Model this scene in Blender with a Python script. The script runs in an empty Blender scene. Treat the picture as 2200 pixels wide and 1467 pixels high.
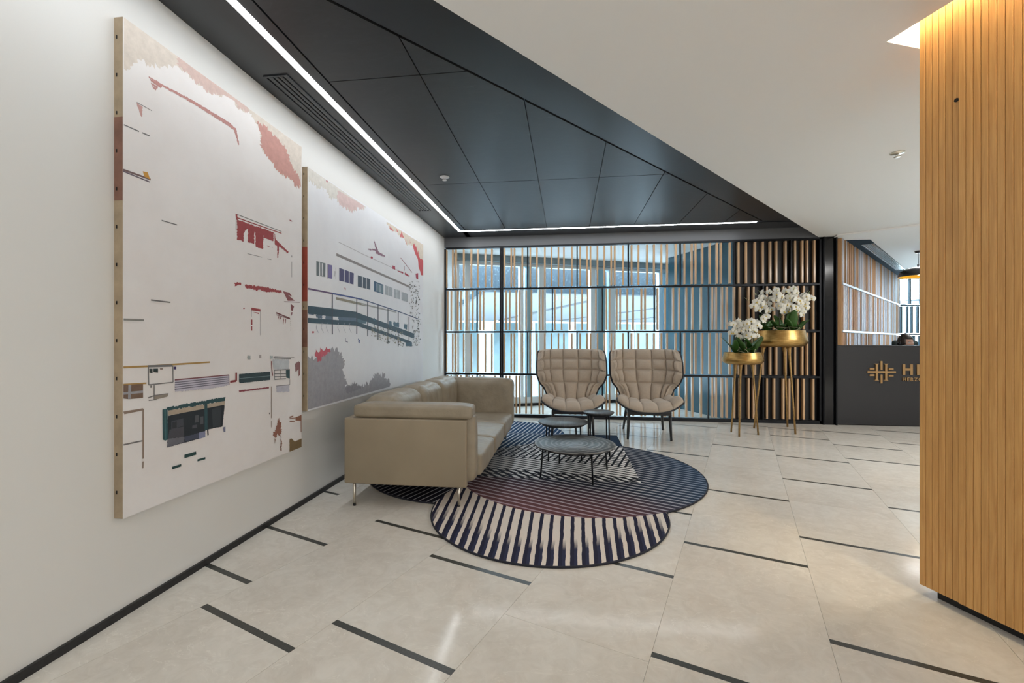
import bpy, bmesh, math, random
from mathutils import Vector, Matrix
from mathutils.geometry import tessellate_polygon
R = math.radians
S = bpy.context.scene
COL = S.collection

# ------------------------------------------------------------------ camera
cam_d = bpy.data.cameras.new('camera'); cam = bpy.data.objects.new('camera', cam_d); COL.objects.link(cam)
cam.location = (0, 0, 1.15); cam.rotation_euler = (R(90), 0, R(7.1475))
cam_d.sensor_width = 36; cam_d.lens = 36*941/2200; cam_d.shift_y = -3.5/2200; cam_d.clip_start = .05; cam_d.clip_end = 400
S.camera = cam
# ------------------------------------------------------------------ world: bright overcast sky
wd = bpy.data.worlds.new('overcast_sky'); S.world = wd; wd.use_nodes = True
bg = wd.node_tree.nodes['Background']; bg.inputs[0].default_value = (.70, .87, 1.0, 1); bg.inputs[1].default_value = 16.0
# ------------------------------------------------------------------ added fill lights for hall and reception, out of view, without fixtures
def area(name, loc, sx, sy, watts, col, rot=(0, 0, 0)):
    l = bpy.data.lights.new(name, 'AREA'); l.shape = 'RECTANGLE'; l.size = sx; l.size_y = sy; l.energy = watts; l.color = col
    o = bpy.data.objects.new(name, l); COL.objects.link(o); o.location = loc; o.rotation_euler = rot
    return o
area('added_back_fill', (4.0, -3.17, 1.35), 5.6, 2.2, 74, (1, .985, .96), (R(90), 0, 0))  # added area light at the closed back wall, brightens ceiling and walls
area('hall_fill_light', (-.4, -1.0, 2.53), 1.2, 1.2, 20, (1, .975, .94))  # added unseen fill under the ceiling behind the viewpoint
area('hall_fill_light', (4.6, 3.2, 2.53), 1.2, 1.2, 90, (1, .98, .95))  # added fill hidden by the column, lights the back right of the hall
area('reception_fill_light', (5.9, 7.4, 2.51), 1.0, 1.0, 30, (.95, .97, 1))  # added unseen fill over the reception, no fixture there

# ------------------------------------------------------------------ exposure
vs = S.view_settings; vs.view_transform = 'Standard'; vs.look = 'None'; vs.gamma = 1; vs.use_curve_mapping = False
vs.exposure = 0.28
S.cycles.use_light_tree = False; S.cycles.max_bounces = 7; S.cycles.diffuse_bounces = 5; S.cycles.glossy_bounces = 3; S.cycles.transparent_max_bounces = 8

# ------------------------------------------------------------------ material helpers
MATS = {}
class Ex:
    """tiny expression wrapper over Math nodes"""
    def __init__(s, t, v): s.t = t; s.v = v
    def op(s, o, *a, clamp=False):
        n = s.t.nodes.new('ShaderNodeMath'); n.operation = o; n.use_clamp = clamp
        for i, q in enumerate((s,)+a):
            q = q.v if isinstance(q, Ex) else q
            if isinstance(q, (int, float)): n.inputs[i].default_value = q
            else: s.t.links.new(q, n.inputs[i])
        return Ex(s.t, n.outputs[0])
    def __add__(s, o): return s.op('ADD', o)
    def __sub__(s, o): return s.op('SUBTRACT', o)
    def __mul__(s, o): return s.op('MULTIPLY', o)
    def __truediv__(s, o): return s.op('DIVIDE', o)
    def lt(s, o): return s.op('LESS_THAN', o)
    def gt(s, o): return s.op('GREATER_THAN', o)
    def frac(s): return s.op('FRACT')
    def inv(s): return Ex(s.t, s.op('MULTIPLY', -1).op('ADD', 1).v)
def newmat(name):
    m = bpy.data.materials.new(name); m.use_nodes = True
    t = m.node_tree; b = t.nodes['Principled BSDF']
    return m, t, b
def mixc(t, fac, a, b, blend='MIX'):
    n = t.nodes.new('ShaderNodeMix'); n.data_type = 'RGBA'; n.blend_type = blend
    for k, v in (('Factor', fac), ('A', a), ('B', b)):
        s = [i for i in n.inputs if i.name == k and (i.type == 'RGBA' if k != 'Factor' else i.type == 'VALUE')][0]
        v = v.v if isinstance(v, Ex) else v
        if isinstance(v, (int, float)): s.default_value = v
        elif isinstance(v, tuple): s.default_value = (*v, 1) if len(v) == 3 else v
        else: t.links.new(v, s)
    return [o for o in n.outputs if o.type == 'RGBA'][0]
def coords(t, scale=(1, 1, 1), rnd=False, kind='Object', rot=(0, 0, 0)):
    tc = t.nodes.new('ShaderNodeTexCoord'); mp = t.nodes.new('ShaderNodeMapping')
    mp.inputs['Scale'].default_value = scale; mp.inputs['Rotation'].default_value = rot
    src = tc.outputs[kind]
    if rnd:
        oi = t.nodes.new('ShaderNodeObjectInfo'); vm = t.nodes.new('ShaderNodeVectorMath'); vm.operation = 'SCALE'
        cb = t.nodes.new('ShaderNodeCombineXYZ')
        for i in range(3): t.links.new(oi.outputs['Random'], cb.inputs[i])
        t.links.new(cb.outputs[0], vm.inputs[0]); vm.inputs['Scale'].default_value = 37.
        va = t.nodes.new('ShaderNodeVectorMath'); t.links.new(src, va.inputs[0]); t.links.new(vm.outputs[0], va.inputs[1]); src = va.outputs[0]
    t.links.new(src, mp.inputs[0]); return mp.outputs[0]
def noise(t, vec, scale, detail=4, rough=.55, dist=0):
    n = t.nodes.new('ShaderNodeTexNoise'); n.inputs['Scale'].default_value = scale; n.inputs['Detail'].default_value = detail
    n.inputs['Roughness'].default_value = rough; n.inputs['Distortion'].default_value = dist
    t.links.new(vec, n.inputs['Vector']); return n.outputs['Fac']
def ramp(t, fac, stops):
    n = t.nodes.new('ShaderNodeValToRGB'); t.links.new(fac, n.inputs[0]); e = n.color_ramp.elements
    while len(e) < len(stops): e.new(.5)
    for q, (p, c) in zip(e, stops): q.position = p; q.color = (*c, 1) if len(c) == 3 else c
    return n.outputs[0]
def bump(t, b, h, strength=.3, dist=.002):
    n = t.nodes.new('ShaderNodeBump'); n.inputs['Strength'].default_value = strength; n.inputs['Distance'].default_value = dist
    t.links.new(h, n.inputs['Height']); t.links.new(n.outputs[0], b.inputs['Normal'])
def pm(name, col, rough=.5, metal=0, var=0, vscale=6, bmp=0, bscale=200, bdist=.001, spec=.5, rnd=0, coat=0, sheen=0):
    if name in MATS: return MATS[name]
    m, t, b = newmat(name)
    b.inputs['Roughness'].default_value = rough; b.inputs['Metallic'].default_value = metal
    b.inputs['Specular IOR Level'].default_value = spec; b.inputs['Coat Weight'].default_value = coat; b.inputs['Sheen Weight'].default_value = sheen
    b.inputs['Base Color'].default_value = (*col, 1)
    c = None
    if var:
        f = noise(t, coords(t, rnd=bool(rnd)), vscale)
        c = ramp(t, f, [(.25, tuple(max(0, q*(1-var)) for q in col)), (.75, tuple(min(1, q*(1+var)) for q in col))])
    if rnd:
        oi = t.nodes.new('ShaderNodeObjectInfo')
        g = Ex(t, oi.outputs['Random'])*(2*rnd)+(1-rnd)
        cb = t.nodes.new('ShaderNodeCombineXYZ')
        for i in range(3): t.links.new(g.v, cb.inputs[i])
        c = mixc(t, 1.0, c if c is not None else tuple(col), cb.outputs[0], 'MULTIPLY')
    if c is not None: t.links.new(c, b.inputs['Base Color'])
    if bmp: bump(t, b, noise(t, coords(t), bscale, 3), bmp, bdist)
    MATS[name] = m; return m
def wood(name, c0, c1, rough=.4, rnd=.06, axis=2):
    if name in MATS: return MATS[name]
    m, t, b = newmat(name)
    sc = [14, 14, 14]; sc[axis] = .9
    v = coords(t, tuple(sc), rnd=True)
    f = noise(t, v, 2.2, 5, .6, 1.2)
    sc2 = [90, 90, 90]; sc2[axis] = 3
    f2 = noise(t, coords(t, tuple(sc2), rnd=True), 2., 2)
    c = ramp(t, f, [(.28, c0), (.5, tuple((p+q)/2 for p, q in zip(c0, c1))), (.72, c1)])
    c = mixc(t, .35, c, ramp(t, f2, [(.3, c0), (.7, c1)]))
    oi = t.nodes.new('ShaderNodeObjectInfo'); g = Ex(t, oi.outputs['Random'])*(2*rnd)+(1-rnd)
    cb = t.nodes.new('ShaderNodeCombineXYZ')
    for i in range(3): t.links.new(g.v, cb.inputs[i])
    c = mixc(t, 1.0, c, cb.outputs[0], 'MULTIPLY')
    t.links.new(c, b.inputs['Base Color']); b.inputs['Roughness'].default_value = rough
    bump(t, b, f2, .25, .0008)
    MATS[name] = m; return m
def emit(name, col, strength):
    m, t, b = newmat(name)
    b.inputs['Base Color'].default_value = (*col, 1); b.inputs['Emission Color'].default_value = (*col, 1); b.inputs['Emission Strength'].default_value = strength
    return m
def glassmat(name, tint, refl=.5):
    m, t, b = newmat(name); t.nodes.remove(b)
    tr = t.nodes.new('ShaderNodeBsdfTransparent'); tr.inputs[0].default_value = (*tint, 1)
    gl = t.nodes.new('ShaderNodeBsdfGlossy'); gl.inputs['Roughness'].default_value = .02
    fr = t.nodes.new('ShaderNodeFresnel'); fr.inputs[0].default_value = 1.35
    mx = t.nodes.new('ShaderNodeMixShader'); f = Ex(t, fr.outputs[0])*refl
    t.links.new(f.v, mx.inputs[0]); t.links.new(tr.outputs[0], mx.inputs[1]); t.links.new(gl.outputs[0], mx.inputs[2])
    t.links.new(mx.outputs[0], t.nodes['Material Output'].inputs[0]); return m

# ------------------------------------------------------------------ mesh helpers
class MB:
    def __init__(s): s.v = []; s.f = []; s.sm = []
    def add(s, v, f, smooth=False):
        k = len(s.v); s.v += [tuple(q) for q in v]; s.f += [tuple(i+k for i in q) for q in f]; s.sm += [smooth]*len(f); return s
    def box(s, x0, x1, y0, y1, z0, z1):
        return s.add([(x0,y0,z0),(x1,y0,z0),(x1,y1,z0),(x0,y1,z0),(x0,y0,z1),(x1,y0,z1),(x1,y1,z1),(x0,y1,z1)],
                     [(0,3,2,1),(4,5,6,7),(0,1,5,4),(1,2,6,5),(2,3,7,6),(3,0,4,7)])
    def obox(s, o, ex, ey, lx0, lx1, ly0, ly1, z0, z1):
        P = lambda a, b, z: (o[0]+ex[0]*a+ey[0]*b, o[1]+ex[1]*a+ey[1]*b, z)
        v = [P(lx0,ly0,z0),P(lx1,ly0,z0),P(lx1,ly1,z0),P(lx0,ly1,z0),P(lx0,ly0,z1),P(lx1,ly0,z1),P(lx1,ly1,z1),P(lx0,ly1,z1)]
        f = [(0,3,2,1),(4,5,6,7),(0,1,5,4),(1,2,6,5),(2,3,7,6),(3,0,4,7)]
        if ex[0]*ey[1]-ex[1]*ey[0] < 0: f = [q[::-1] for q in f]
        return s.add(v, f)
    def prism(s, poly, z0, z1):
        n = len(poly); a = sum(poly[i][0]*poly[(i+1)%n][1]-poly[(i+1)%n][0]*poly[i][1] for i in range(n))
        if a < 0: poly = poly[::-1]
        v = [(p[0], p[1], z0) for p in poly]+[(p[0], p[1], z1) for p in poly]
        return s.add(v, [tuple(range(n-1, -1, -1)), tuple(range(n, 2*n))]+[(i, (i+1)%n, n+(i+1)%n, n+i) for i in range(n)])
    def tube(s, pts, rad, seg=8, caps=True, closed=False):
        pts = [Vector(p) for p in pts]; n = len(pts); rad = rad if isinstance(rad, (list, tuple)) else [rad]*n
        v = []; up = None
        for i, p in enumerate(pts):
            a = pts[(i-1) % n] if closed or i else pts[0]; b = pts[(i+1) % n] if closed or i < n-1 else pts[-1]
            d = (b-a).normalized()
            if up is None: up = d.cross(Vector((0, 0, 1)) if abs(d.z) < .9 else Vector((1, 0, 0))).normalized()
            up = (up-d*up.dot(d)).normalized(); w = d.cross(up)
            for k in range(seg):
                t = 2*math.pi*k/seg; v.append(p+(up*math.cos(t)+w*math.sin(t))*rad[i])
        f = []; m = n if closed else n-1
        for i in range(m):
            for k in range(seg):
                a0 = i*seg+k; a1 = i*seg+(k+1) % seg; b0 = ((i+1) % n)*seg+k; b1 = ((i+1) % n)*seg+(k+1) % seg
                f.append((a0, a1, b1, b0))
        nf = len(f)
        if caps and not closed: f += [tuple(range(seg-1, -1, -1)), tuple(range((n-1)*seg, n*seg))]
        s.add(v, f, True)
        for i in range(len(f)-nf): s.sm[-1-i] = False
        return s
    def lathe(s, prof, seg=40, c=(0, 0, 0), caps=True):
        v = []; f = []; n = len(prof)
        for r, z in prof:
            for k in range(seg):
                t = 2*math.pi*k/seg; v.append((c[0]+r*math.cos(t), c[1]+r*math.sin(t), c[2]+z))
        for i in range(n-1):
            for k in range(seg): f.append((i*seg+k, i*seg+(k+1) % seg, (i+1)*seg+(k+1) % seg, (i+1)*seg+k))
        nf = len(f)
        if caps and prof[0][0] > .002: f.append(tuple(range(seg-1, -1, -1)))
        if caps and prof[-1][0] > .002: f.append(tuple(range((n-1)*seg, n*seg)))
        s.add(v, f, True)
        for i in range(len(f)-nf): s.sm[-1-i] = False
        return s
    def build(s, name, mat, parent=None, loc=None, smooth=None, bevel=0, bseg=2, sub=0):
        me = bpy.data.meshes.new(name); me.from_pydata(s.v, [], s.f); me.update()
        for p, q in zip(me.polygons, s.sm): p.use_smooth = q if smooth is None else smooth
        if mat: me.materials.append(mat)
        o = bpy.data.objects.new(name, me); COL.objects.link(o)
        if parent: o.parent = parent
        if loc: o.location = loc
        if bevel:
            b = o.modifiers.new('bevel', 'BEVEL'); b.width = bevel; b.segments = bseg; b.limit_method = 'ANGLE'; b.angle_limit = R(40)
        if sub:
            b = o.modifiers.new('subsurf', 'SUBSURF'); b.levels = sub; b.render_levels = sub
        return o
def tag(o, label=None, cat=None, group=None, kind=None):
    if label: o['label'] = label
    if cat: o['category'] = cat
    if group: o['group'] = group
    if kind: o['kind'] = kind
    return o
def empty(name, loc, label, cat, group=None, rz=0, kind=None):
    o = bpy.data.objects.new(name, None); COL.objects.link(o); o.location = loc; o.rotation_euler = (0, 0, rz); o.empty_display_size = .1
    return tag(o, label, cat, group, kind)
def struct(o, label=None): o['kind'] = 'structure'; (label and tag(o, label)); return o
def inst(me, name, parent, loc, rot=(0, 0, 0), scale=None):
    o = bpy.data.objects.new(name, me); COL.objects.link(o); o.parent = parent; o.location = loc; o.rotation_euler = rot
    if scale: o.scale = scale
    return o
def copy_tree(o, parent=None):
    c = o.copy(); COL.objects.link(c); c.parent = parent
    for ch in list(o.children): copy_tree(ch, c)
    return c
def clip(poly, nx, ny, c):
    """keep the part of a convex polygon with nx*x+ny*y>=c"""
    out = []; n = len(poly)
    for i in range(n):
        p, q = poly[i], poly[(i+1) % n]; a = nx*p[0]+ny*p[1]-c; b = nx*q[0]+ny*q[1]-c
        if a >= 0: out.append(p)
        if (a > 0 > b) or (a < 0 < b):
            t = a/(a-b); out.append((p[0]+(q[0]-p[0])*t, p[1]+(q[1]-p[1])*t))
    return out

# ------------------------------------------------------------------ axes of the building
AX = (math.cos(R(-20.6)), math.sin(R(-20.6))); AY = (-AX[1], AX[0])      # tile grid
DX = (math.cos(R(20.6)), math.sin(R(20.6))); DY = (-DX[1], DX[0])         # facade grid
XL = -1.838; YS = 6.44; HD = 2.69; HW = 2.55
DG = (math.cos(R(49.9)), math.sin(R(49.9)))                               # diagonal of the ceiling edge
XR = 9.4; YB = -3.2; YE = 10.7

# ------------------------------------------------------------------ materials
def stone():
    m, t, b = newmat('pale_marble')
    v = coords(t, (1, 1, 1), rnd=True)
    f = noise(t, v, 2.2, 8, .62, .6); f2 = noise(t, v, 11, 6, .65, 1.5)
    c = ramp(t, f, [(.30, (.585, .545, .485)), (.52, (.65, .615, .555)), (.72, (.70, .675, .62))])
    c = mixc(t, .22, c, ramp(t, f2, [(.38, (.47, .43, .37)), (.6, (.71, .68, .62))]))
    vein = Ex(t, noise(t, coords(t, (1.2, 3.2, 1), rnd=True), 1.6, 5, .55, 2.4))-.5
    vein = vein.op('ABSOLUTE').lt(.0042)*.35
    c = mixc(t, vein, c, (.80, .77, .70))
    oi = t.nodes.new('ShaderNodeObjectInfo'); g = Ex(t, oi.outputs['Random'])*.05+.975
    cb = t.nodes.new('ShaderNodeCombineXYZ')
    for i in range(3): t.links.new(g.v, cb.inputs[i])
    c = mixc(t, 1.0, c, cb.outputs[0], 'MULTIPLY')
    t.links.new(c, b.inputs['Base Color'])
    t.links.new((Ex(t, f2)*.05+.08).v, b.inputs['Roughness']); b.inputs['Specular IOR Level'].default_value = .11
    return m
M_stone = stone()
M_inlay = pm('dark_granite_inlay', (.045, .047, .042), .35, var=.5, vscale=180)
M_grout = pm('grout', (.72, .69, .62), .7)
M_wall = pm('white_wall_paint', (.70, .695, .675), .55, bmp=.05, bscale=300)
M_ceil = pm('white_ceiling_paint', (.84, .84, .83), .7)
M_dark = pm('charcoal_ceiling_paint', (.022, .025, .031), .32, bmp=.06, bscale=150)
def slate():
    m, t, b = newmat('charcoal_fibre_panel')
    f = noise(t, coords(t, (1, 3, 1), rnd=True), 9, 6, .7, 1.0); f2 = noise(t, coords(t, (1, 1, 1), rnd=True), 1.4, 3)
    c = ramp(t, f, [(.45, (.019, .020, .023)), (.66, (.028, .030, .034)), (.76, (.085, .088, .092))])
    c = mixc(t, .4, c, ramp(t, f2, [(.3, (.014, .016, .02)), (.7, (.034, .034, .036))]))
    t.links.new(c, b.inputs['Base Color']); b.inputs['Roughness'].default_value = .38; return m
M_slate = slate()
M_black = pm('black_steel', (.012, .013, .016), .35, .6)
M_skirt = pm('black_skirting', (.012, .012, .014), .45, var=.6, vscale=60)
M_oak = wood('oak_slat', (.46, .28, .145), (.63, .415, .24), .25, .10)
_b = M_oak.node_tree.nodes['Principled BSDF']; _b.inputs['Coat Weight'].default_value = .3; _b.inputs['Coat Roughness'].default_value = .12
M_oak2 = wood('oak_slat_matt', (.36, .19, .08), (.60, .36, .18), .5, .15)
M_oakp = wood('honey_oak_plank', (.50, .245, .072), (.74, .425, .15), .42, .05)
M_teal = pm('dark_blue_lacquer', (.030, .088, .120), .22, var=.12, vscale=2)
M_blk = pm('black_lacquer', (.006, .006, .008), .14)
M_white = pm('white_metal_frame', (.75, .80, .83), .4)
M_glass = glassmat('window_glass', (.93, .97, .98), .3)
M_led = emit('led_diffuser', (.93, .97, 1.0), 26)
M_warm = emit('warm_cove_led', (1.0, .80, .50), 150)
M_leather = pm('taupe_leather', (.285, .232, .160), .42, var=.10, vscale=3, bmp=.10, bscale=420, bdist=.0006)
M_leather2 = pm('taupe_leather_cushion', (.285, .238, .172), .46, var=.14, vscale=9, bmp=.6, bscale=13, bdist=.010)
M_fabric = pm('beige_upholstery', (.47, .39, .31), .85, var=.06, vscale=60, bmp=.3, bscale=600, bdist=.0008, sheen=.3)
M_shell = pm('anthracite_shell', (.022, .026, .034), .5)
M_leg = pm('black_stained_ash', (.025, .026, .028), .45)
M_chrome = pm('polished_chrome', (.70, .66, .58), .32, 1)
def brassm():
    m, t, b = newmat('hammered_brass')
    f = noise(t, coords(t, (3, 3, 24)), 6, 4)
    t.links.new(ramp(t, f, [(.3, (.34, .20, .06)), (.7, (.56, .37, .14))]), b.inputs['Base Color'])
    b.inputs['Metallic'].default_value = 1; t.links.new((Ex(t, f)*.25+.22).v, b.inputs['Roughness'])
    bump(t, b, f, .2, .002); return m
M_brass = brassm()
M_brassleg = pm('antique_brass', (.40, .25, .10), .38, .85, var=.25, vscale=40)
M_sign = pm('satin_bronze_letters', (.42, .26, .12), .38, .7)
M_desk = pm('graphite_desk_laminate', (.018, .018, .021), .38)
M_alu = pm('brushed_aluminium', (.62, .66, .70), .35, .8)
# ================================================================== THE SETTING
random.seed(11)
WX = (math.cos(R(22)), math.sin(R(22))); WY = (-WX[1], WX[0]); W0 = (-1.838, 7.145)
WN = WY[0]*W0[0]+WY[1]*W0[1]
# ---- floor: grout bed, marble tiles in columns of .59 m and dark inlay strips
fl = MB(); fp = [(XL-.1, YB-.1), (XR+.1, YB-.1), (XR+.1, YE+.1), (XL-.1, YE+.1)]; fp = clip(fp, -WY[0], -WY[1], -(WN+.12))
floor = struct(fl.prism(fp, -.16, -.003).build('floor', M_grout), 'pale marble floor with dark inlaid dashes')
STR = {-5: [2.281, .93, 4.1], -4: [1.257, 1.687, 3.2, 5.2], -3: [1.057, 2.067, 3.9, 5.26, 6.03], -2: [1.245, 1.868, 3.3, 5.35, 5.9, 6.9],
       -1: [.75, 2.244, 3.1, 4.714, 6.32], 0: [1.657, 2.663, 3.684, 5.307, 6.70], 1: [.6, 2.046, 3.047, 4.264, 5.089, 6.137, 6.66],
       2: [1.2, 3.863, 5.28, 5.919, 6.722], 3: [2.3, 4.6, 6.311, 7.1], 4: [3.1, 5.3, 6.9], 5: [2.6, 4.4, 6.0, 7.2], 6: [3.6, 5.5], 7: [4.0, 6.2]}
def a0(k): return -.295+.59*k
def ab(a, b): return (AX[0]*a+AY[0]*b, AX[1]*a+AY[1]*b)
def fclip(poly):
    poly = clip(poly, 1, 0, XL)
    if len(poly) > 2: poly = clip(poly, -WY[0], -WY[1], -(WN-.03))
    if len(poly) > 2: poly = clip(poly, 0, 1, .55)
    return poly
for k in range(-6, 8):
    st = sorted(STR.get(k, [])); aL, aR = a0(k)+.0006, a0(k+1)-.0006
    cuts = []; b = -.6
    for sb in st+[9.6]:
        seg = sb-.014*(sb < 9)-b; nn = max(1, round(seg/.78))
        w = [random.uniform(.75, 1.25) for _ in range(nn)]; tot = sum(w); q = b
        for i in range(nn):
            e = q+seg*w[i]/tot; cuts.append((q, e, 0)); q = e
        if sb < 9: cuts.append((sb-.014, sb+.014, 1)); b = sb+.014
    for q, e, isin in cuts:
        g = .0006 if not isin else 0
        poly = fclip([ab(aL, q+g), ab(aR, q+g), ab(aR, e-g), ab(aL, e-g)])
        if len(poly) < 3: continue
        ctr = (sum(p[0] for p in poly)/len(poly), sum(p[1] for p in poly)/len(poly))
        if ctr[0] > 7.6 or ctr[1] > 10.4 or (ctr[0] > 2.2 and ctr[1] < 1.0): continue
        if ctr[0] > 2.4 and ctr[1] > 6.75 and ctr[0]-3.6 < (ctr[1]-6.6)*.84: continue
        m = MB().prism([(p[0]-ctr[0], p[1]-ctr[1]) for p in poly], -.008, 0)
        m.build('inlay_strip' if isin else 'tile', M_inlay if isin else M_stone, floor, (ctr[0], ctr[1], 0))
# ---- walls
wl = struct(MB().box(XL-.2, XL, YB, 7.35, -.012, 2.86).build('wall_left', M_wall), 'long white wall behind the paintings')
struct(MB().box(XL, XL+.014, YB, 6.44, 0, .032).build('baseboard_left', M_skirt), 'thin black skirting along the white wall')
struct(MB().box(XL, XR, YB-.2, YB, -.012, 2.86).build('wall_back', M_wall), 'white wall closing the hall behind the viewpoint')
struct(MB().box(XR, XR+.2, YB, YE, -.012, 2.86).build('wall_right', M_wall), 'white wall closing the hall on the far right')
core = MB().prism([(2.34, 6.53), (3.52, 6.53), (7.10, 10.69), (4.2, 10.5), (1.75, 7.9)], -.012, 2.86)
struct(core.build('wall_core', M_teal), 'dark blue lacquered wall behind the slatted screen')
# ---- white ceiling with the cove opening around the oak column
C0 = (1.585, 2.20); CD = (math.cos(R(-69.4)), math.sin(R(-69.4))); CN = (-CD[1], CD[0])
def cl(a, b, z=None):
    p = (C0[0]+CD[0]*a+CN[0]*b, C0[1]+CD[1]*a+CN[1]*b); return p if z is None else (*p, z)
E0 = (-.548-2.006*DG[0]*1.0, 1.75-2.006*DG[1]); 
outer = [(XL, E0[1]), (XL, YB), (XR, YB), (XR, YE), (7.10, YE), (3.60, 6.53), (3.47, 6.53), (3.40, 6.44)]
hole = [cl(-.091, -.066), cl(1.36, -.066), cl(1.36, .75), cl(-.091, .75)]
def slab_with_hole(name, mat, outer, hole, z0, z1):
    tris = tessellate_polygon([[Vector((*p, 0)) for p in outer], [Vector((*p, 0)) for p in hole]])
    al = outer+hole; n = len(al); m = MB()
    fs = []
    for t in tris:
        a, b, c = [al[i] for i in t]
        cr = (b[0]-a[0])*(c[1]-a[1])-(b[1]-a[1])*(c[0]-a[0]); t = t if cr > 0 else t[::-1]
        fs += [tuple(t[::-1]), tuple(i+n for i in t)]
    no = len(outer)
    def ring(s, k): return [(s+i, s+(i+1) % k, n+s+(i+1) % k, n+s+i) for i in range(k)]
    fs += ring(0, no)+ring(no, len(hole))
    m.add([(*p, z0) for p in al]+[(*p, z1) for p in al], fs)
    o = m.build(name, mat); bm = bmesh.new(); bm.from_mesh(o.data); bmesh.ops.recalc_face_normals(bm, faces=bm.faces); bm.to_mesh(o.data); bm.free(); return o
struct(slab_with_hole('ceiling', M_ceil, outer, hole, HW, HW+.12), 'smooth white ceiling with a diagonal edge')
m = MB().prism([cl(-.2, -.2), cl(1.5, -.2), cl(1.5, .9), cl(-.2, .9)], HW+.20, HW+.22)
struct(m.build('trim_1', M_ceil), 'white lid of the ceiling cove above the oak column')
rc = [(3.56, 6.31), (XR, 2.38), (XR, YE), (7.10, YE), (3.62, 6.55)]
struct(MB().prism(rc, HW-.018, HW-.001).build('ceiling', M_ceil), 'white ceiling field over the reception, one step lower')
sky_cover = clip([(XL-.2, YB-.2), (XR+.2, YB-.2), (XR+.2, YE+.2), (XL-.2, YE+.2)], -WY[0], -WY[1], -(WN+.3))  # added cover over all ceilings, stops sky light leaking in
struct(MB().prism(sky_cover, 2.86, 2.95).build('trim_2', M_dark), 'unseen slab added above the ceilings to keep sky light out')
cc = clip([(XL, 6.54), (3.5, 6.54), (3.5, 9.6), (XL, 9.6)], -WY[0], -WY[1], -(WN+.06))
struct(MB().prism(cc, 2.575, 2.62).build('ceiling', pm('corridor_ceiling_paint', (.86, .89, .90), .7)), 'white corridor ceiling seen through the slats')
# ---- charcoal recessed ceiling: base, plain borders, panels
tri = [(XL, E0[1]-.4), (XL, YS+.1), (3.9, YS+.1)]
dc = struct(MB().prism(tri, HD+.014, HD+.06).build('ceiling', M_black), 'charcoal ceiling bay above the sofa')
def plate(poly, name='border_panel', mat=M_dark): 
    if len(poly) > 2: return MB().prism(poly, HD, HD+.014).build(name, mat, dc)
PN = (-math.sin(R(49.3)), math.cos(R(49.3))); PC = PN[0]*-1.084+PN[1]*1.865
EN = (-DG[1], DG[0]); EC = EN[0]*-.548+EN[1]*1.75
full = [(XL, -.5), (3.9, -.5), (3.9, YS), (XL, YS)]; bay = clip(full, EN[0], EN[1], EC-.25)
plate(clip(bay, -1, 0, 1.532)); plate(clip(clip(bay, 1, 0, -1.488), -1, 0, 1.42))
bb = clip(bay, 1, 0, -1.532); plate(clip(bb, 0, 1, 6.104))
bb = clip(clip(bay, 1, 0, -1.42), 0, -1, -6.062); plate(clip(bb, 0, 1, 6.02))
bd = clip(clip(bb, -PN[0], -PN[1], -PC+.018), 0, -1, -6.015); plate(bd)
xs = [-1.412, -.847, -.272, .302, .890, 1.465, 2.04, 2.62]; ys = [-1.06, .70, 2.46, 4.22, 6.015]
for i in range(7):
    for j in range(4):
        g = .0035; q = [(xs[i]+g, ys[j]+g), (xs[i+1]-g, ys[j]+g), (xs[i+1]-g, ys[j+1]-g), (xs[i]+g, ys[j+1]-g)]
        q = clip(q, PN[0], PN[1], PC)
        if len(q) < 3: continue
        c = (sum(p[0] for p in q)/len(q), sum(p[1] for p in q)/len(q))
        MB().prism([(p[0]-c[0], p[1]-c[1]) for p in q], 0, .012).build('ceiling_panel', M_slate, dc, (c[0], c[1], HD))
struct(MB().box(XL, 3.44, YS, YS+.10, 2.545, HD+.16).build('trim_3', pm('satin_grey_bulkhead', (.13, .135, .145), .4)), 'charcoal bulkhead above the slatted screen')
struct(MB().box(3.38, 3.62, YS+.02, YS+.10, 2.545, HD+.16).build('trim_4', M_dark), 'bulkhead return above the steel post')
# ---- corridor window wall
def wp(a, b): return (W0[0]+WX[0]*a+WY[0]*b, W0[1]+WX[1]*a+WY[1]*b)
win = struct(empty('window_1', (*wp(0, 0), 0), 'tall glazed corridor wall with white frames behind the screen', 'window'))
def wbox(name, mat, a0_, a1_, b0, b1, z0, z1, par=win):
    m = MB().obox((0, 0), WX, WY, a0_, a1_, b0, b1, z0, z1); return m.build(name, mat, par)
LW = 4.15
wbox('skirting', M_skirt, 0, LW, -.03, .10, 0, .05)
wbox('bottom_rail', M_white, 0, LW, -.02, .08, .05, .16)
wbox('head_rail', pm('grey_blue_soffit', (.22, .28, .31), .5), 0, LW, -.12, .10, 2.47, 2.575)
wbox('head_rail', M_white, 0, LW, -.02, .08, 2.42, 2.47)
mull = [(.0, .05, .08), (.15, .23, .08), (1.10, 1.17, .08), (1.22, 1.30, .22), (1.46, 1.58, .08), (2.44, 2.53, .08), (2.56, 2.70, .22), (2.80, 2.93, .08), (3.84, 3.92, .08), (3.95, 4.05, .2)]
M_mulb = pm('blue_grey_mullion', (.25, .42, .50), .4)
for i, (p, q, dp) in enumerate(mull): wbox('mullion', M_mulb if dp > .1 else M_white, p, q, -.02-(dp-.08)*.3, dp, .16, 2.42)
for p, q in ((.05, .15), (.23, 1.10), (1.30, 1.46), (1.58, 2.44), (2.70, 2.80), (2.93, 3.84)): wbox('pane', M_glass, p, q, .025, .031, .16, 2.42)
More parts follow.
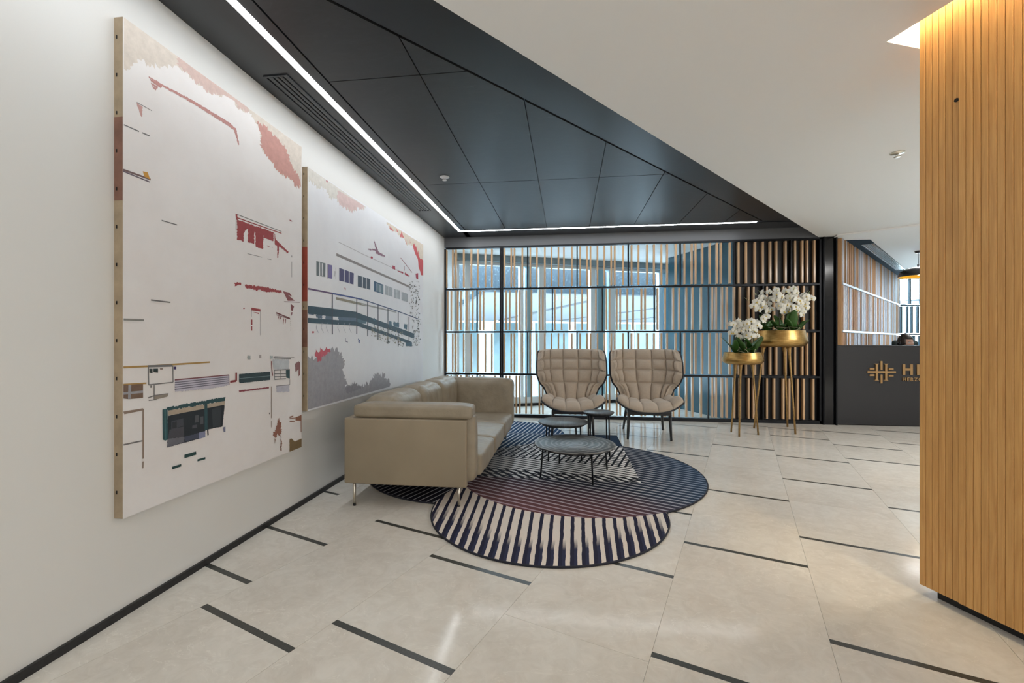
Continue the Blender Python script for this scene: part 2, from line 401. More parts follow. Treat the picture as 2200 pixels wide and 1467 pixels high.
# ---- reception window at the far end
w2 = struct(empty('window_2', (7.19, 10.62, 0), 'bright far window of the reception with dark bars', 'window'))
M_dsl = pm('slate_blue_metal', (.05, .09, .12), .5)
for z0, z1 in ((0, .05), (.62, .65), (1.255, 1.285), (1.895, 1.925), (2.49, 2.54)): MB().box(-.1, 2.25, .0, .05, z0, z1).build('transom', M_dsl, w2)
for x in (-.05, 0.72, 1.44, 2.16): MB().box(x-.015, x+.015, 0, .05, 0, 2.54).build('mullion', M_dsl, w2)
rnd = random.Random(5)
for z0, z1, offs in ((1.935, 2.48, .0), (1.295, 1.885, .05), (.66, 1.245, .0)):
    x = .03+offs
    while x < 2.1: MB().box(-.016, .016, -.05, 0, 0, z1-z0).build('window_bar', M_dsl, w2, (x, 0, z0)); x += rnd.choice([.09, .12, .22, .26])
MB().box(-.1, 2.25, .055, .061, 0, 2.54).build('pane', M_glass, w2)
# ---- outside: canopy, opposite building, pavement
def fo(a, b): return (DX[0]*a+DY[0]*b, DX[1]*a+DY[1]*b)
M_can, t, b = newmat('white_translucent_canopy'); tr = t.nodes.new('ShaderNodeBsdfTranslucent'); tr.inputs[0].default_value = (.25, .265, .275, 1)  # translucency added so skylight makes the soffit glow
df = t.nodes.new('ShaderNodeBsdfDiffuse'); df.inputs[0].default_value = (.30, .315, .325, 1); mx = t.nodes.new('ShaderNodeMixShader'); mx.inputs[0].default_value = .6
t.links.new(df.outputs[0], mx.inputs[1]); t.links.new(tr.outputs[0], mx.inputs[2]); t.links.new(mx.outputs[0], t.nodes['Material Output'].inputs[0])
cy = empty('canopy', (*fo(0, 16), 2.2), 'white slotted canopy with a dark granite fascia outside the windows', 'canopy')
M_gran, t, b = newmat('blue_granite'); f = noise(t, coords(t), 22, 3, .8); t.links.new(ramp(t, f, [(.47, (.004, .012, .020)), (.60, (.010, .024, .034)), (.72, (.09, .11, .13))]), b.inputs['Base Color'])
def fbox(name, mat, a0_, a1_, b0, b1, z0, z1, par, org): return MB().obox((0, 0), DX, DY, a0_-org[0], a1_-org[0], b0-org[1], b1-org[1], z0-org[2], z1-org[2]).build(name, mat, par)
fbox('fascia', M_gran, -8, 10, 9.25, 9.45, 2.2, 2.82, cy, (0, 16, 2.2))
aL = [-13, -9.75, -6.5, -3.25, 0, 3.25, 6.5, 9.75, 13]
# slots run away from the facade; their spacing follows the one seen through the glass
off = 1.55
for i in range(8): fbox('soffit_panel', M_can, aL[i]+off+.13, aL[i+1]+off-.13, 9.46, 23.9, 2.2, 2.26, cy, (0, 16, 2.2))
for i in range(9): fbox('slot_beam', pm('slot_shadow_metal', (.02, .045, .06), .6), aL[i]+off-.16, aL[i]+off+.16, 9.46, 23.9, 2.262, 2.33, cy, (0, 16, 2.2))
bd_ = empty('opposite_building', (*fo(0, 24.4), -5), 'pale office building with tall glazed bays across the courtyard', 'building')
M_pale = pm('pale_render', (.34, .36, .375), .7); M_tglass = pm('teal_facade_glass', (.06, .10, .11), .3, var=.5, vscale=.8)
O = (0, 24.4, -5)
fbox('wall', M_pale, -16, 18, 24.1, 24.8, -5, 5, bd_, O)
rb = random.Random(3)
a = -15.5
while a < 17:
    wdt = rb.choice([1.1, 1.5, 2.0]); 
    wdw = fbox('window', M_pale, a-.05, a+wdt+.05, 24.0, 24.1, -.8, 2.15, bd_, O)
    fbox('pane', M_tglass, a, a+wdt, 23.98, 24.0, -.74, 2.1, wdw, O)
    a += wdt+rb.choice([.35, .5, .9])
a = -14
while a < 16:
    wdw = fbox('window', M_white, a-.06, a+1.26, 24.03, 24.1, -3.9, -2.05, bd_, O); fbox('pane', M_tglass, a, a+1.2, 24.01, 24.03, -3.84, -2.1, wdw, O); a += rb.choice([2.6, 3.4])
pv = MB().obox((0, 0), DX, DY, -22, 24, 7.9, 24.0, -5.2, -5.0)
struct(pv.build('ground', pm('pale_paving', (.44, .45, .46), .7)), 'pale paved courtyard outside')
# ================================================================== THINGS
# ---- linear LED of the charcoal ceiling
led = empty('linear_light', (-1.51, 3.2, HD), 'thin white linear light turning a corner in the charcoal ceiling', 'ceiling light')
def wb(name, mat, par, x0, x1, y0, y1, z0, z1, **k):
    l = par.location; return MB().box(x0-l.x, x1-l.x, y0-l.y, y1-l.y, z0-l.z, z1-l.z).build(name, mat, par, **k)
wb('diffuser', M_led, led, -1.530, -1.490, .2, 6.103, HD-.001, HD+.012)
wb('diffuser', M_led, led, -1.490, 2.46, 6.063, 6.103, HD-.001, HD+.012)
# ---- air vents
def air_vent(loc, L, W, n, label, rz):
    v = empty('air_vent', loc, label, 'vent', rz=rz)
    w = .012
    for x0, x1, y0, y1 in ((-W/2, W/2, -L/2, -L/2+w), (-W/2, W/2, L/2-w, L/2), (-W/2, -W/2+w, -L/2+w, L/2-w), (W/2-w, W/2, -L/2+w, L/2-w)):
        MB().box(x0, x1, y0, y1, -.006, 0).build('frame_bar', M_dark, v)
    MB().box(-W/2+w, W/2-w, -L/2+w, L/2-w, -.0015, 0).build('duct_opening', M_blk, v)
    for i in range(1, n):
        x = -W/2+w+(W-2*w)*i/n; MB().box(x-.006, x+.006, -L/2+w, L/2-w, -.007, -.0015).build('blade', pm('vent_blade_grey', (.05, .052, .056), .4), v)
    return v
air_vent((-1.685, 3.705, HD), 2.70, .15, 4, 'long charcoal slot air vent beside the linear light', 0)
# ---- sprinklers
def sprinkler(loc, label, mat):
    s = empty('sprinkler', loc, label, 'sprinkler')
    MB().lathe([(.002, 0), (.046, -.001), (.042, -.006), (.014, -.008), (.012, -.014), (.002, -.016)], 20).build('rosette', mat, s)
    for sx in (-1, 1): MB().tube([(sx*.010, 0, -.012), (sx*.013, 0, -.022), (0, 0, -.030)], .0022, 6).build('frame_arm', mat, s)
    MB().lathe([(.001, -.029), (.022, -.030), (.021, -.033), (.001, -.033)], 14).build('deflector', mat, s)
    return s
M_wmet = pm('white_enamel', (.75, .75, .76), .3)
sprinkler((-1.148, 4.029, HD), 'small white sprinkler head on the charcoal panels', M_wmet)
sprinkler((2.453, 3.61, HW), 'chrome sprinkler head on the white ceiling near the oak column', M_chrome)
sprinkler((6.12, 8.25, HW-.018), 'tiny sprinkler head on the reception ceiling near the pendant lamp', M_wmet)
sd = empty('ceiling_speaker', (6.0, 7.9, HW-.018), 'round white disc on the reception ceiling beside the sprinkler', 'speaker')
MB().lathe([(.001, -.012), (.09, -.012), (.105, -.006), (.105, 0)], 28).build('grille_disc', M_wmet, sd); MB().lathe([(.105, 0), (.112, -.004), (.116, 0)], 28, caps=False).build('rim', M_wmet, sd)

# ---- slatted screen
R1 = [-1.809,-1.71,-1.663,-1.542,-1.427,-1.324,-1.21,-1.113,-0.923,-0.821,-0.773,-0.655,-0.537,-0.438,-0.323,-0.223,-0.123,-0.044,0.073,0.19,0.29,0.34,0.439,0.536,0.635,0.684,0.802,0.921,1.017,1.137,1.233,1.334,1.413,1.532,1.65,1.749,1.8,1.892,1.994,2.09,2.142,2.258,2.374,2.474,2.592,2.693,2.79,2.868,2.988,3.109,3.202,3.264,3.355]
R2 = [-1.788,-1.734,-1.635,-1.583,-1.491,-1.405,-1.29,-1.239,-1.066,-0.896,-0.844,-0.746,-0.694,-0.599,-0.52,-0.401,-0.35,-0.176,-0.077,0.043,0.119,0.218,0.298,0.417,0.566,0.611,0.714,0.763,0.861,0.943,1.059,1.11,1.282,1.386,1.497,1.58,1.677,1.759,1.876,2.025,2.076,2.157,2.221,2.318,2.394,2.508,2.572,2.746,2.841,2.959,3.035,3.142,3.221,3.341]
V1 = [-.576, .147, .876, 1.594, 2.318, 3.06]; V2 = [-1.337, -.211, .507, 1.239, 1.974, 2.697]
ZR = [0, .640, 1.268, 1.910, 2.545]
scr = empty('slat_screen', (.8, YS, 0), 'full height screen of oak slats in a black steel frame', 'screen')
def sb(name, mat, x0, x1, y0, y1, z0, z1, **k): return wb(name, mat, scr, x0, x1, y0, y1, z0, z1, **k)
for x0, x1 in ((-1.838, -1.812), (-.992, -.968), (-.963, -.939), (3.415, 3.445)): sb('frame_post', M_black, x0, x1, YS, YS+.06, .045, 2.52)
for z0, z1 in ((0, .045), (.628, .652), (1.256, 1.280), (1.898, 1.922), (2.52, 2.545)): sb('frame_rail', M_black, -1.812, 3.415, YS+.001, YS+.059, z0, z1)
for r in range(4):
    for x in (V1 if r % 2 else V2): sb('frame_divider', M_black, x-.009, x+.009, YS+.006, YS+.054, (ZR[r]+.012 if r else .045), ZR[r+1]-.012 if r < 3 else 2.52)
slat_me = {}
def slatmesh(h):
    h = round(h, 3)
    if h not in slat_me:
        o = MB().box(-.0115, .0115, -.025, .025, 0, h).build('slat', M_oak); slat_me[h] = o.data; bpy.data.objects.remove(o)
    return slat_me[h]
for r in range(4):
    z0 = (ZR[r]+.012 if r else .045)+.014; z1 = (ZR[r+1]-.012 if r < 3 else 2.52)-.010
    for x in (R1 if r % 2 else R2): inst(slatmesh(z1-z0), 'slat', scr, (x-.8, .030, z0))
pin = MB().tube([(0, 0, 0), (0, 0, .03)], .004, 6).build('pin', M_black); pme = pin.data; bpy.data.objects.remove(pin)
for x in R1: inst(pme, 'pin', scr, (x-.8, .030, ZR[3]+.004))
sb('backing_panel', pm('matt_black_panel', (.007, .007, .009), .45), 2.335, 3.44, YS+.07, YS+.085, .0, 2.545)
# ---- steel post between screen and reception
po = empty('steel_post', (3.53, YS+.02, 0), 'black steel double post between the screen and the reception desk', 'post')
for x0, x1, y0, y1 in ((3.447, 3.462, YS-.03, YS+.10), (3.474, 3.588, YS-.015, YS+.08), (3.596, 3.612, YS-.05, YS+.10)): wb('flange', M_black if x1-x0 < .05 else M_blk, po, x0, x1, y0, y1, 0, 2.545)
# ---- slatted wall of the reception
sp = (3.66, 6.44); sdir = (math.cos(R(49.5)), math.sin(R(49.5))); sn = (sdir[1], -sdir[0])
sw = empty('slat_wall', (sp[0], sp[1], 0), 'receding wall of dense oak slats behind the reception desk', 'slat wall')
def swb(name, mat, a0_, a1_, b0, b1, z0, z1): return MB().obox((0, 0), sdir, sn, a0_, a1_, b0, b1, z0, z1).build(name, mat, sw)
swb('backing_panel', pm('pale_grey_backing', (.45, .47, .50), .5), .1, 5.45, -.03, -.02, 0, 2.52)
for z in (.64, 1.268, 1.91): swb('frame_rail', M_alu, .12 if z < 1 else 0, 5.45, -.02, .045, z-.014, z+.014)
rw = random.Random(8)
oak2_me = {}
def oak2mesh(h):
    h = round(h, 3)
    if h not in oak2_me:
        o = MB().box(-.0115, .0115, -.025, .025, 0, h).build('slat', M_oak2); oak2_me[h] = o.data; bpy.data.objects.remove(o)
    return oak2_me[h]
pale_me = {}
def palemesh(h):  # pale slats: light caught on the slat sides, put into the colour
    h = round(h, 3)
    if h not in pale_me:
        o = MB().box(-.0115, .0115, -.025, .025, 0, h).build('slat', pm('lit_slat_tone', (.52, .53, .57), .35, rnd=.25)); pale_me[h] = o.data; bpy.data.objects.remove(o)
    return pale_me[h]
for r in range(1, 4):
    z0 = ZR[r]+.02; z1 = ZR[r+1]-.02; a = .04
    while a < 5.4:
        w = rw.choice([.024, .024, .024, .05]); o = inst(slatmesh(z1-z0), 'slat', sw, (sdir[0]*a+sn[0]*.012, sdir[1]*a+sn[1]*.012, z0), (0, 0, R(49.5)))
        o.data = oak2mesh(z1-z0) if rw.random() < .56 else palemesh(z1-z0); a += rw.choice([.060, .085, .085, .11])
sw2 = swb('end_post', M_oak2, -.012, .008, -.02, .03, 1.08, 2.52)
sf = MB().prism([(3.80, 6.60), (4.146, 6.60), (6.60, 9.49), (7.15, 10.58), (7.05, 10.55)], HW-.024, HW-.0185)
struct(sf.build('trim_5', pm('dark_blue_soffit', (.014, .028, .045), .85, spec=.1)), 'dark blue soffit strip above the reception slats')
c1 = (5.37, 8.15); air_vent((c1[0], c1[1], HW-.024), 3.4, .14, 5, 'dark blue slot air vent above the reception slats', R(49.5-90))
# ---- reception desk
dk = empty('reception_desk', (4.8, 6.62, 0), 'black reception desk with a bronze emblem and lettering', 'desk')
wb('front_panel', M_desk, dk, 3.614, 6.3, 6.42, 6.455, .012, 1.066, bevel=.002); wb('plinth', M_blk, dk, 3.66, 6.27, 6.44, 6.50, 0, .012)
wb('counter_ledge', M_desk, dk, 3.614, 6.3, 6.42, 6.62, 1.066, 1.075, bevel=.002); wb('work_top', M_desk, dk, 3.66, 6.27, 6.46, 7.05, .72, .745)
wb('side_panel', M_desk, dk, 3.614, 3.66, 6.455, 7.05, .0, 1.066); wb('side_panel', M_desk, dk, 6.272, 6.30, 6.455, 7.05, .0, 1.066)
# emblem and letters on the front
def onf(x, z): return (x-4.8, z)
em = []
ey0, ey1 = 6.402-6.62, 6.42-6.62
def eb(x0, x1, z0, z1, name='emblem_bar'): return MB().box(x0-4.8, x1-4.8, ey0, ey1, z0, z1).build(name, M_sign, dk)
X0 = 3.988; U = .3460/560   # emblem drawn on a 560 x 440 unit sheet
def ex(u): return X0+u*U
def ez(v): return .866-v*U*1.09
for u0, u1, v0, v1 in ((0, 560, 197, 232), (257, 297, 0, 175), (257, 297, 265, 438), (45, 138, 135, 168), (45, 138, 262, 296), (418, 512, 140, 174), (418, 512, 270, 303)):
    eb(ex(u0), ex(u1), ez(v1), ez(v0))
for uc in (185, 368):
    p = [(uc-48, 50), (uc+48, 50), (uc+20, 68), (uc+20, 365), (uc+48, 383), (uc-48, 383), (uc-20, 365), (uc-20, 68)]
    pts = [(ex(u)-4.8, ez(v)) for u, v in p]; n = len(pts)
    MB().add([(x, ey0-.001, z) for x, z in pts]+[(x, ey1, z) for x, z in pts], [tuple(range(n)), tuple(range(2*n-1, n-1, -1))]+[(i, n+i, n+(i+1) % n, (i+1) % n) for i in range(n)]).build('emblem_pillar', M_sign, dk)
def letters(txt, x, z, h, spacing, offset):
    cu = bpy.data.curves.new('letters', 'FONT'); cu.body = txt; cu.size = h/.70; cu.extrude = .006; cu.offset = offset; cu.space_character = spacing
    o = bpy.data.objects.new('letters', cu); COL.objects.link(o)
    dg = bpy.context.evaluated_depsgraph_get(); me = bpy.data.meshes.new_from_object(o.evaluated_get(dg)); bpy.data.objects.remove(o)
    me.materials.clear(); me.materials.append(M_sign); q = bpy.data.objects.new('letters', me); COL.objects.link(q); q.parent = dk
    q.rotation_euler = (R(90), 0, 0); q.location = (x-4.8, 6.414-6.62, z); return q
letters('HE', 4.412, .692, .132, 1.35, .006); letters('HERZO', 4.415, .605, .045, 1.25, .0012)
# ---- behind the desk: monitor, chair, person
mo = empty('monitor', (4.55, 6.85, .745), 'black monitor whose top edge shows behind the desk', 'monitor')
MB().box(-.27, .27, -.012, .012, .03, .326).build('screen_panel', M_blk, mo, bevel=.004); MB().box(-.02, .02, .0, .03, .0, .2).build('stand', M_black, mo); MB().box(-.12, .12, -.06, .09, 0, .012).build('foot', M_black, mo)
PX, PY = 4.985, 7.22
oc = empty('office_chair', (PX+.27, PY+.12, 0), 'dark office chair behind the reception desk', 'chair')
M_cfab = pm('dark_green_chair_fabric', (.02, .035, .035), .8)
def rbox(name, mat, par, c, sz, bev, sub=0, loc=None):
    return MB().box(c[0]-sz[0]/2, c[0]+sz[0]/2, c[1]-sz[1]/2, c[1]+sz[1]/2, c[2]-sz[2]/2, c[2]+sz[2]/2).build(name, mat, par, bevel=bev, bseg=4, smooth=True)
rbox('seat', M_cfab, oc, (0, -.05, .44), (.50, .50, .09), .04); rbox('backrest', M_cfab, oc, (0, .24, .83), (.36, .07, .62), .034)
MB().tube([(0, 0, .06), (0, 0, .40)], .028, 12).build('gas_column', M_black, oc)
for k in range(5): MB().tube([(0, 0, .07), (.28*math.cos(k*1.2566+.3), .28*math.sin(k*1.2566+.3), .045)], [.022, .014], 8).build('base_arm', M_black, oc)
for k in range(5): MB().lathe([(.001, 0), (.022, .004), (.022, .03), (.001, .04)], 10, (.28*math.cos(k*1.2566+.3), .28*math.sin(k*1.2566+.3), 0)).build('caster', M_black, oc)
def person():
    root = empty('person', (PX, PY, 0), 'person with dark hair and a headset sitting behind the reception desk', 'person')
    # skeleton, facing -Y, seated
    J = {'pel': (0, .0, .52, .13), 'wst': (0, .01, .66, .125), 'chs': (0, -.01, .82, .14), 'ntop': (0, -.01, .93, .09), 'nek': (0, -.02, .985, .052), 'hd': (0, -.03, 1.05, .055)}
    for s_, q in ((-1, 'l'), (1, 'r')):
        J.update({q+'sh': (s_*.16, -.01, .90, .062), q+'el': (s_*.23, -.12, .72, .045), q+'wr': (s_*.14, -.36, .775, .028), q+'pm': (s_*.12, -.44, .775, .030),
                  q+'hp': (s_*.09, -.02, .50, .09), q+'kn': (s_*.12, -.42, .50, .062), q+'an': (s_*.12, -.40, .10, .042), q+'to': (s_*.13, -.54, .04, .035)})
        for i in range(5):
            sx = s_*.12+(i-2)*.018; ln = (.06, .075, .082, .075, .055)[i]
            if i == (4 if s_ < 0 else 0): J[q+'f%d' % i] = (sx+(.02 if s_ < 0 else -.02), -.47, .77, .009)
            else: J[q+'f%d' % i] = (sx, -.46, .775, .010)
            J[q+'g%d' % i] = (sx*1.0, -.47-ln, .760, .008)
    names = list(J); ed = [('pel', 'wst'), ('wst', 'chs'), ('chs', 'ntop'), ('ntop', 'nek'), ('nek', 'hd')]
    for q in 'lr':
        ed += [('ntop', q+'sh'), (q+'sh', q+'el'), (q+'el', q+'wr'), (q+'wr', q+'pm'), ('pel', q+'hp'), (q+'hp', q+'kn'), (q+'kn', q+'an'), (q+'an', q+'to')]
        for i in range(5): ed += [(q+'pm', q+'f%d' % i), (q+'f%d' % i, q+'g%d' % i)]
    me = bpy.data.meshes.new('body'); me.from_pydata([J[n][:3] for n in names], [(names.index(a), names.index(b)) for a, b in ed], [])
    o = bpy.data.objects.new('body_tmp', me); COL.objects.link(o); o.modifiers.new('skin', 'SKIN'); 
    for i, n in enumerate(names): r = J[n][3]; me.skin_vertices[0].data[i].radius = (r, r*.85 if n in ('pel', 'wst', 'chs') else r); me.skin_vertices[0].data[i].use_root = n == 'pel'
    sbd = o.modifiers.new('sub', 'SUBSURF'); sbd.levels = 1; sbd.render_levels = 1
    dg = bpy.context.evaluated_depsgraph_get(); bme = bpy.data.meshes.new_from_object(o.evaluated_get(dg)); bpy.data.objects.remove(o)
    bm = bmesh.new(); bm.from_mesh(bme)
    # head: shaped ellipsoid with brow, eye sockets, nose, lips, chin
    HC = Vector((0, -.045, 1.105)); turn = Matrix.Rotation(R(14), 3, 'Z')
    def head(scale=1.0, keep=None, puff=0):
        vs_ = []; nu, nv = 40, 30
        for j in range(nv+1):
            for i in range(nu):
                th = math.pi*j/nv; ph = 2*math.pi*i/nu
                d = Vector((math.sin(th)*math.sin(ph), -math.sin(th)*math.cos(ph), math.cos(th)))
                w_ = .074*(1-.20*max(0, -d.z)**1.2); p = Vector((d.x*w_, d.y*.094, d.z*.118))
                if d.y < 0 and not puff:
                    fx, fz = p.x, p.z
                    p.y -= .024*math.exp(-(fx/.011)**2-((fz+.022)/.022)**2)+.008*math.exp(-(fx/.010)**2-((fz-.004)/.02)**2)
                    for s_ in (-1, 1): p.y += .011*math.exp(-((fx-s_*.031)/.015)**2-((fz-.006)/.011)**2); p.y -= .005*math.exp(-((fx-s_*.03)/.022)**2-((fz-.026)/.008)**2)
                    p.y -= .007*math.exp(-(fx/.022)**2-((fz+.058)/.010)**2)-.004*math.exp(-(fx/.02)**2-((fz+.059)/.003)**2); p.y -= .008*math.exp(-(fx/.02)**2-((fz+.095)/.014)**2)
                vs_.append(HC+turn @ (p*(1+puff)))
        fs_ = [(j*nu+i, (j+1)*nu+i, (j+1)*nu+(i+1) % nu, j*nu+(i+1) % nu) for j in range(nv) for i in range(nu)]
        return vs_, fs_
    hv, hf = head(); k = [bm.verts.new(v) for v in hv]
    for f in hf:
        try: bm.faces.new([k[i] for i in f])
        except ValueError: pass
    for s_ in (-1, 1):                                                    # ears
        for q in range(1):
            c = HC+turn @ Vector((s_*.076, .008, -.006)); e = bmesh.ops.create_uvsphere(bm, u_segments=10, v_segments=8, radius=1, matrix=Matrix.Translation(c) @ Matrix.Diagonal((.010, .018, .030, 1)))
    for f in bm.faces: f.smooth = True; f.material_index = 0 if f.calc_center_median().z > .975 or (f.calc_center_median().y < -.35 and .70 < f.calc_center_median().z < .83) else 1
    bme2 = bpy.data.meshes.new('body'); bm.to_mesh(bme2); bm.free()
    bme2.materials.append(pm('skin', (.55, .33, .25), .5)); bme2.materials.append(pm('dark_shirt', (.03, .035, .05), .8))
    b = bpy.data.objects.new('body', bme2); COL.objects.link(b); b.parent = root
    # hair: cap over skull and down both sides
    hv, hf = head(puff=.13); keep = []
    for f in hf:
        c = sum((hv[i] for i in f), Vector())/4-HC; c = turn.transposed() @ c
        if c.z > .055 or c.y > .0 or (abs(c.x) > .066 and c.z > -.16): keep.append(f)
    used = sorted({i for f in keep for i in f}); mp = {u: n for n, u in enumerate(used)}
    hm = MB().add([hv[u]+Vector((0, .004, .004)) for u in used], [tuple(mp[i] for i in f) for f in keep], True)
    ho = hm.build('hair', pm('dark_brown_hair', (.030, .022, .018), .45, var=.5, vscale=90), root); sm_ = ho.modifiers.new('solid', 'SOLIDIFY'); sm_.thickness = .012
    for s_ in (-1, 1):
        c = HC+turn @ Vector((s_*.031, -.083, .006)); MB().lathe([(.001, -.009), (.007, -.006), (.010, 0), (.007, .006), (.001, .009)], 12, c).build('eye', pm('eye_white', (.7, .7, .7), .2), root)
        c2 = HC+turn @ Vector((s_*.031, -.0915, .006)); MB().lathe([(.001, -.004), (.0038, 0), (.001, .004)], 10, c2).build('iris', pm('iris_dark', (.03, .02, .015), .2), root)
        c3 = turn @ Vector((s_*.030, -.092, .028)); MB().tube([HC+turn @ Vector((s_*.014, -.096, .024)), HC+c3, HC+turn @ Vector((s_*.048, -.082, .022))], [.003, .0035, .002], 6).build('eyebrow', pm('dark_brown_hair', (.03, .022, .018), .45), root)
    hs = MB().tube([HC+turn @ Vector((.096*math.cos(a), .005, .145*math.sin(a)-.005)) for a in [math.pi*i/16 for i in range(17)]], .007, 8).build('headset_band', M_black, root)
    for s_ in (-1, 1): MB().lathe([(.001, -.03), (.024, -.028), (.03, 0), (.024, .028), (.001, .03)], 16, HC+turn @ Vector((s_*.094, .005, -.015))).build('ear_cup', M_black, root)
    MB().tube([HC+turn @ Vector((.098, -.01, -.02)), HC+turn @ Vector((.085, -.07, -.05)), HC+turn @ Vector((.045, -.115, -.07))], .0035, 6).build('microphone_arm', M_wmet, root)
    return root
person()
# ---- pendant lamps
def pendant(loc, label, drop, mat_out, mat_in):
    p = empty('pendant_lamp', loc, label, 'lamp')
    prof = [(.25, 0), (.248, .03), (.22, .085), (.16, .125), (.08, .148), (.02, .155), (.02, .19), (.001, .19)]
    MB().lathe(prof[:], 40, caps=False).build('shade', mat_out, p).modifiers.new('s', 'SOLIDIFY').thickness = .002
    p_in = [(.244, .002), (.242, .03), (.214, .080), (.155, .119), (.078, .141), (.001, .145)]; MB().lathe(p_in, 40, caps=False).build('shade_lining', mat_in, p)
    MB().tube([(0, 0, .19), (0, 0, drop)], .003, 6).build('cord', M_black, p); MB().lathe([(.001, drop-.03), (.04, drop-.03), (.05, drop)], 20).build('canopy_cap', mat_out, p)
    bulb = MB().lathe([(.001, .02), (.03, .035), (.035, .06), (.02, .10), (.001, .11)], 16).build('bulb', emit('warm_bulb_'+label[:5], (1, .86, .6), 14), p)
    return p
pendant((5.43, 7.55, 2.135), 'black domed pendant lamp with a yellow lining over the reception', HW-.018-2.135, pm('black_lamp_enamel', (.02, .02, .022), .22), pm('yellow_lamp_lining', (.85, .52, .02), .5))
pendant((7.02, 9.30, 2.19), 'farther dark pendant lamp partly hidden by the oak column', HW-.018-2.19, pm('blue_black_lamp_enamel', (.02, .04, .06), .3), pm('dark_lamp_lining', (.1, .12, .14), .5))

# ---- oak clad column
oc_ = empty('oak_column', (*cl(.6, .35), 0), 'column clad in honey coloured vertical oak planks', 'column')
def clb(name, mat, a0_, a1_, b0, b1, z0, z1, **k):
    o = cl(.6, .35); return MB().obox((0, 0), CD, CN, a0_-.6, a1_-.6, b0-.35, b1-.35, z0, z1).build(name, mat, oc_, **k)
clb('core', pm('black_core_board', (.02, .012, .006), .7), .012, 1.25, .014, .66, .05, 2.745)
clb('plinth', M_skirt, .045, 1.22, .04, .62, 0, .05)
pw = .0247
def plank_mesh(wd_, th):
    m = MB().box(0, wd_, 0, th, 0, 2.70); o = m.build('plank', M_oakp); bm = bmesh.new(); bm.from_mesh(o.data)
    e = [q for q in bm.edges if abs(q.verts[0].co.z-q.verts[1].co.z) > 1 and q.verts[0].co.y < .001]
    bmesh.ops.bevel(bm, geom=e, offset=.0022, segments=1, affect='EDGES'); bm.to_mesh(o.data); bm.free(); me = o.data; bpy.data.objects.remove(o); return me
pme_ = plank_mesh(pw-.0008, .014)
for i in range(50):
    a = i*pw; p = cl(a, -.006 if a > .14 else 0); inst(pme_, 'plank', oc_, (p[0]-oc_.location.x, p[1]-oc_.location.y, .045), (0, 0, R(-69.4)))
for i in range(26):                                                       # short return faces
    p = cl(0, .014+i*pw+pw); inst(pme_, 'plank', oc_, (p[0]-oc_.location.x, p[1]-oc_.location.y, .045), (0, 0, R(-69.4-90)))
o_ = MB().tube([(0, 0, 0), (0, .004, 0)], .008, 14).build('key_hole', M_blk, oc_); p = cl(.139, -.003); o_.location = (p[0]-oc_.location.x, p[1]-oc_.location.y, 1.15+515/941*1.85); o_.rotation_euler = (0, 0, R(-69.4))
cv = empty('cove_light', (*cl(.6, -.04), HW+.17), 'hidden warm light strip in the ceiling cove over the oak column', 'ceiling light')
MB().obox((0, 0), CD, CN, -.65, .70, -.012, .012, 0, .012).build('led_tape', M_warm, cv); MB().obox((0, 0), CD, CN, -.65, .70, -.016, .016, .012, .020).build('channel', M_alu, cv)
p = cl(-.05, .3); MB().obox((p[0]-cv.location.x, p[1]-cv.location.y), CD, CN, -.012, .012, -.28, .35, 0, .012).build('led_tape', M_warm, cv)
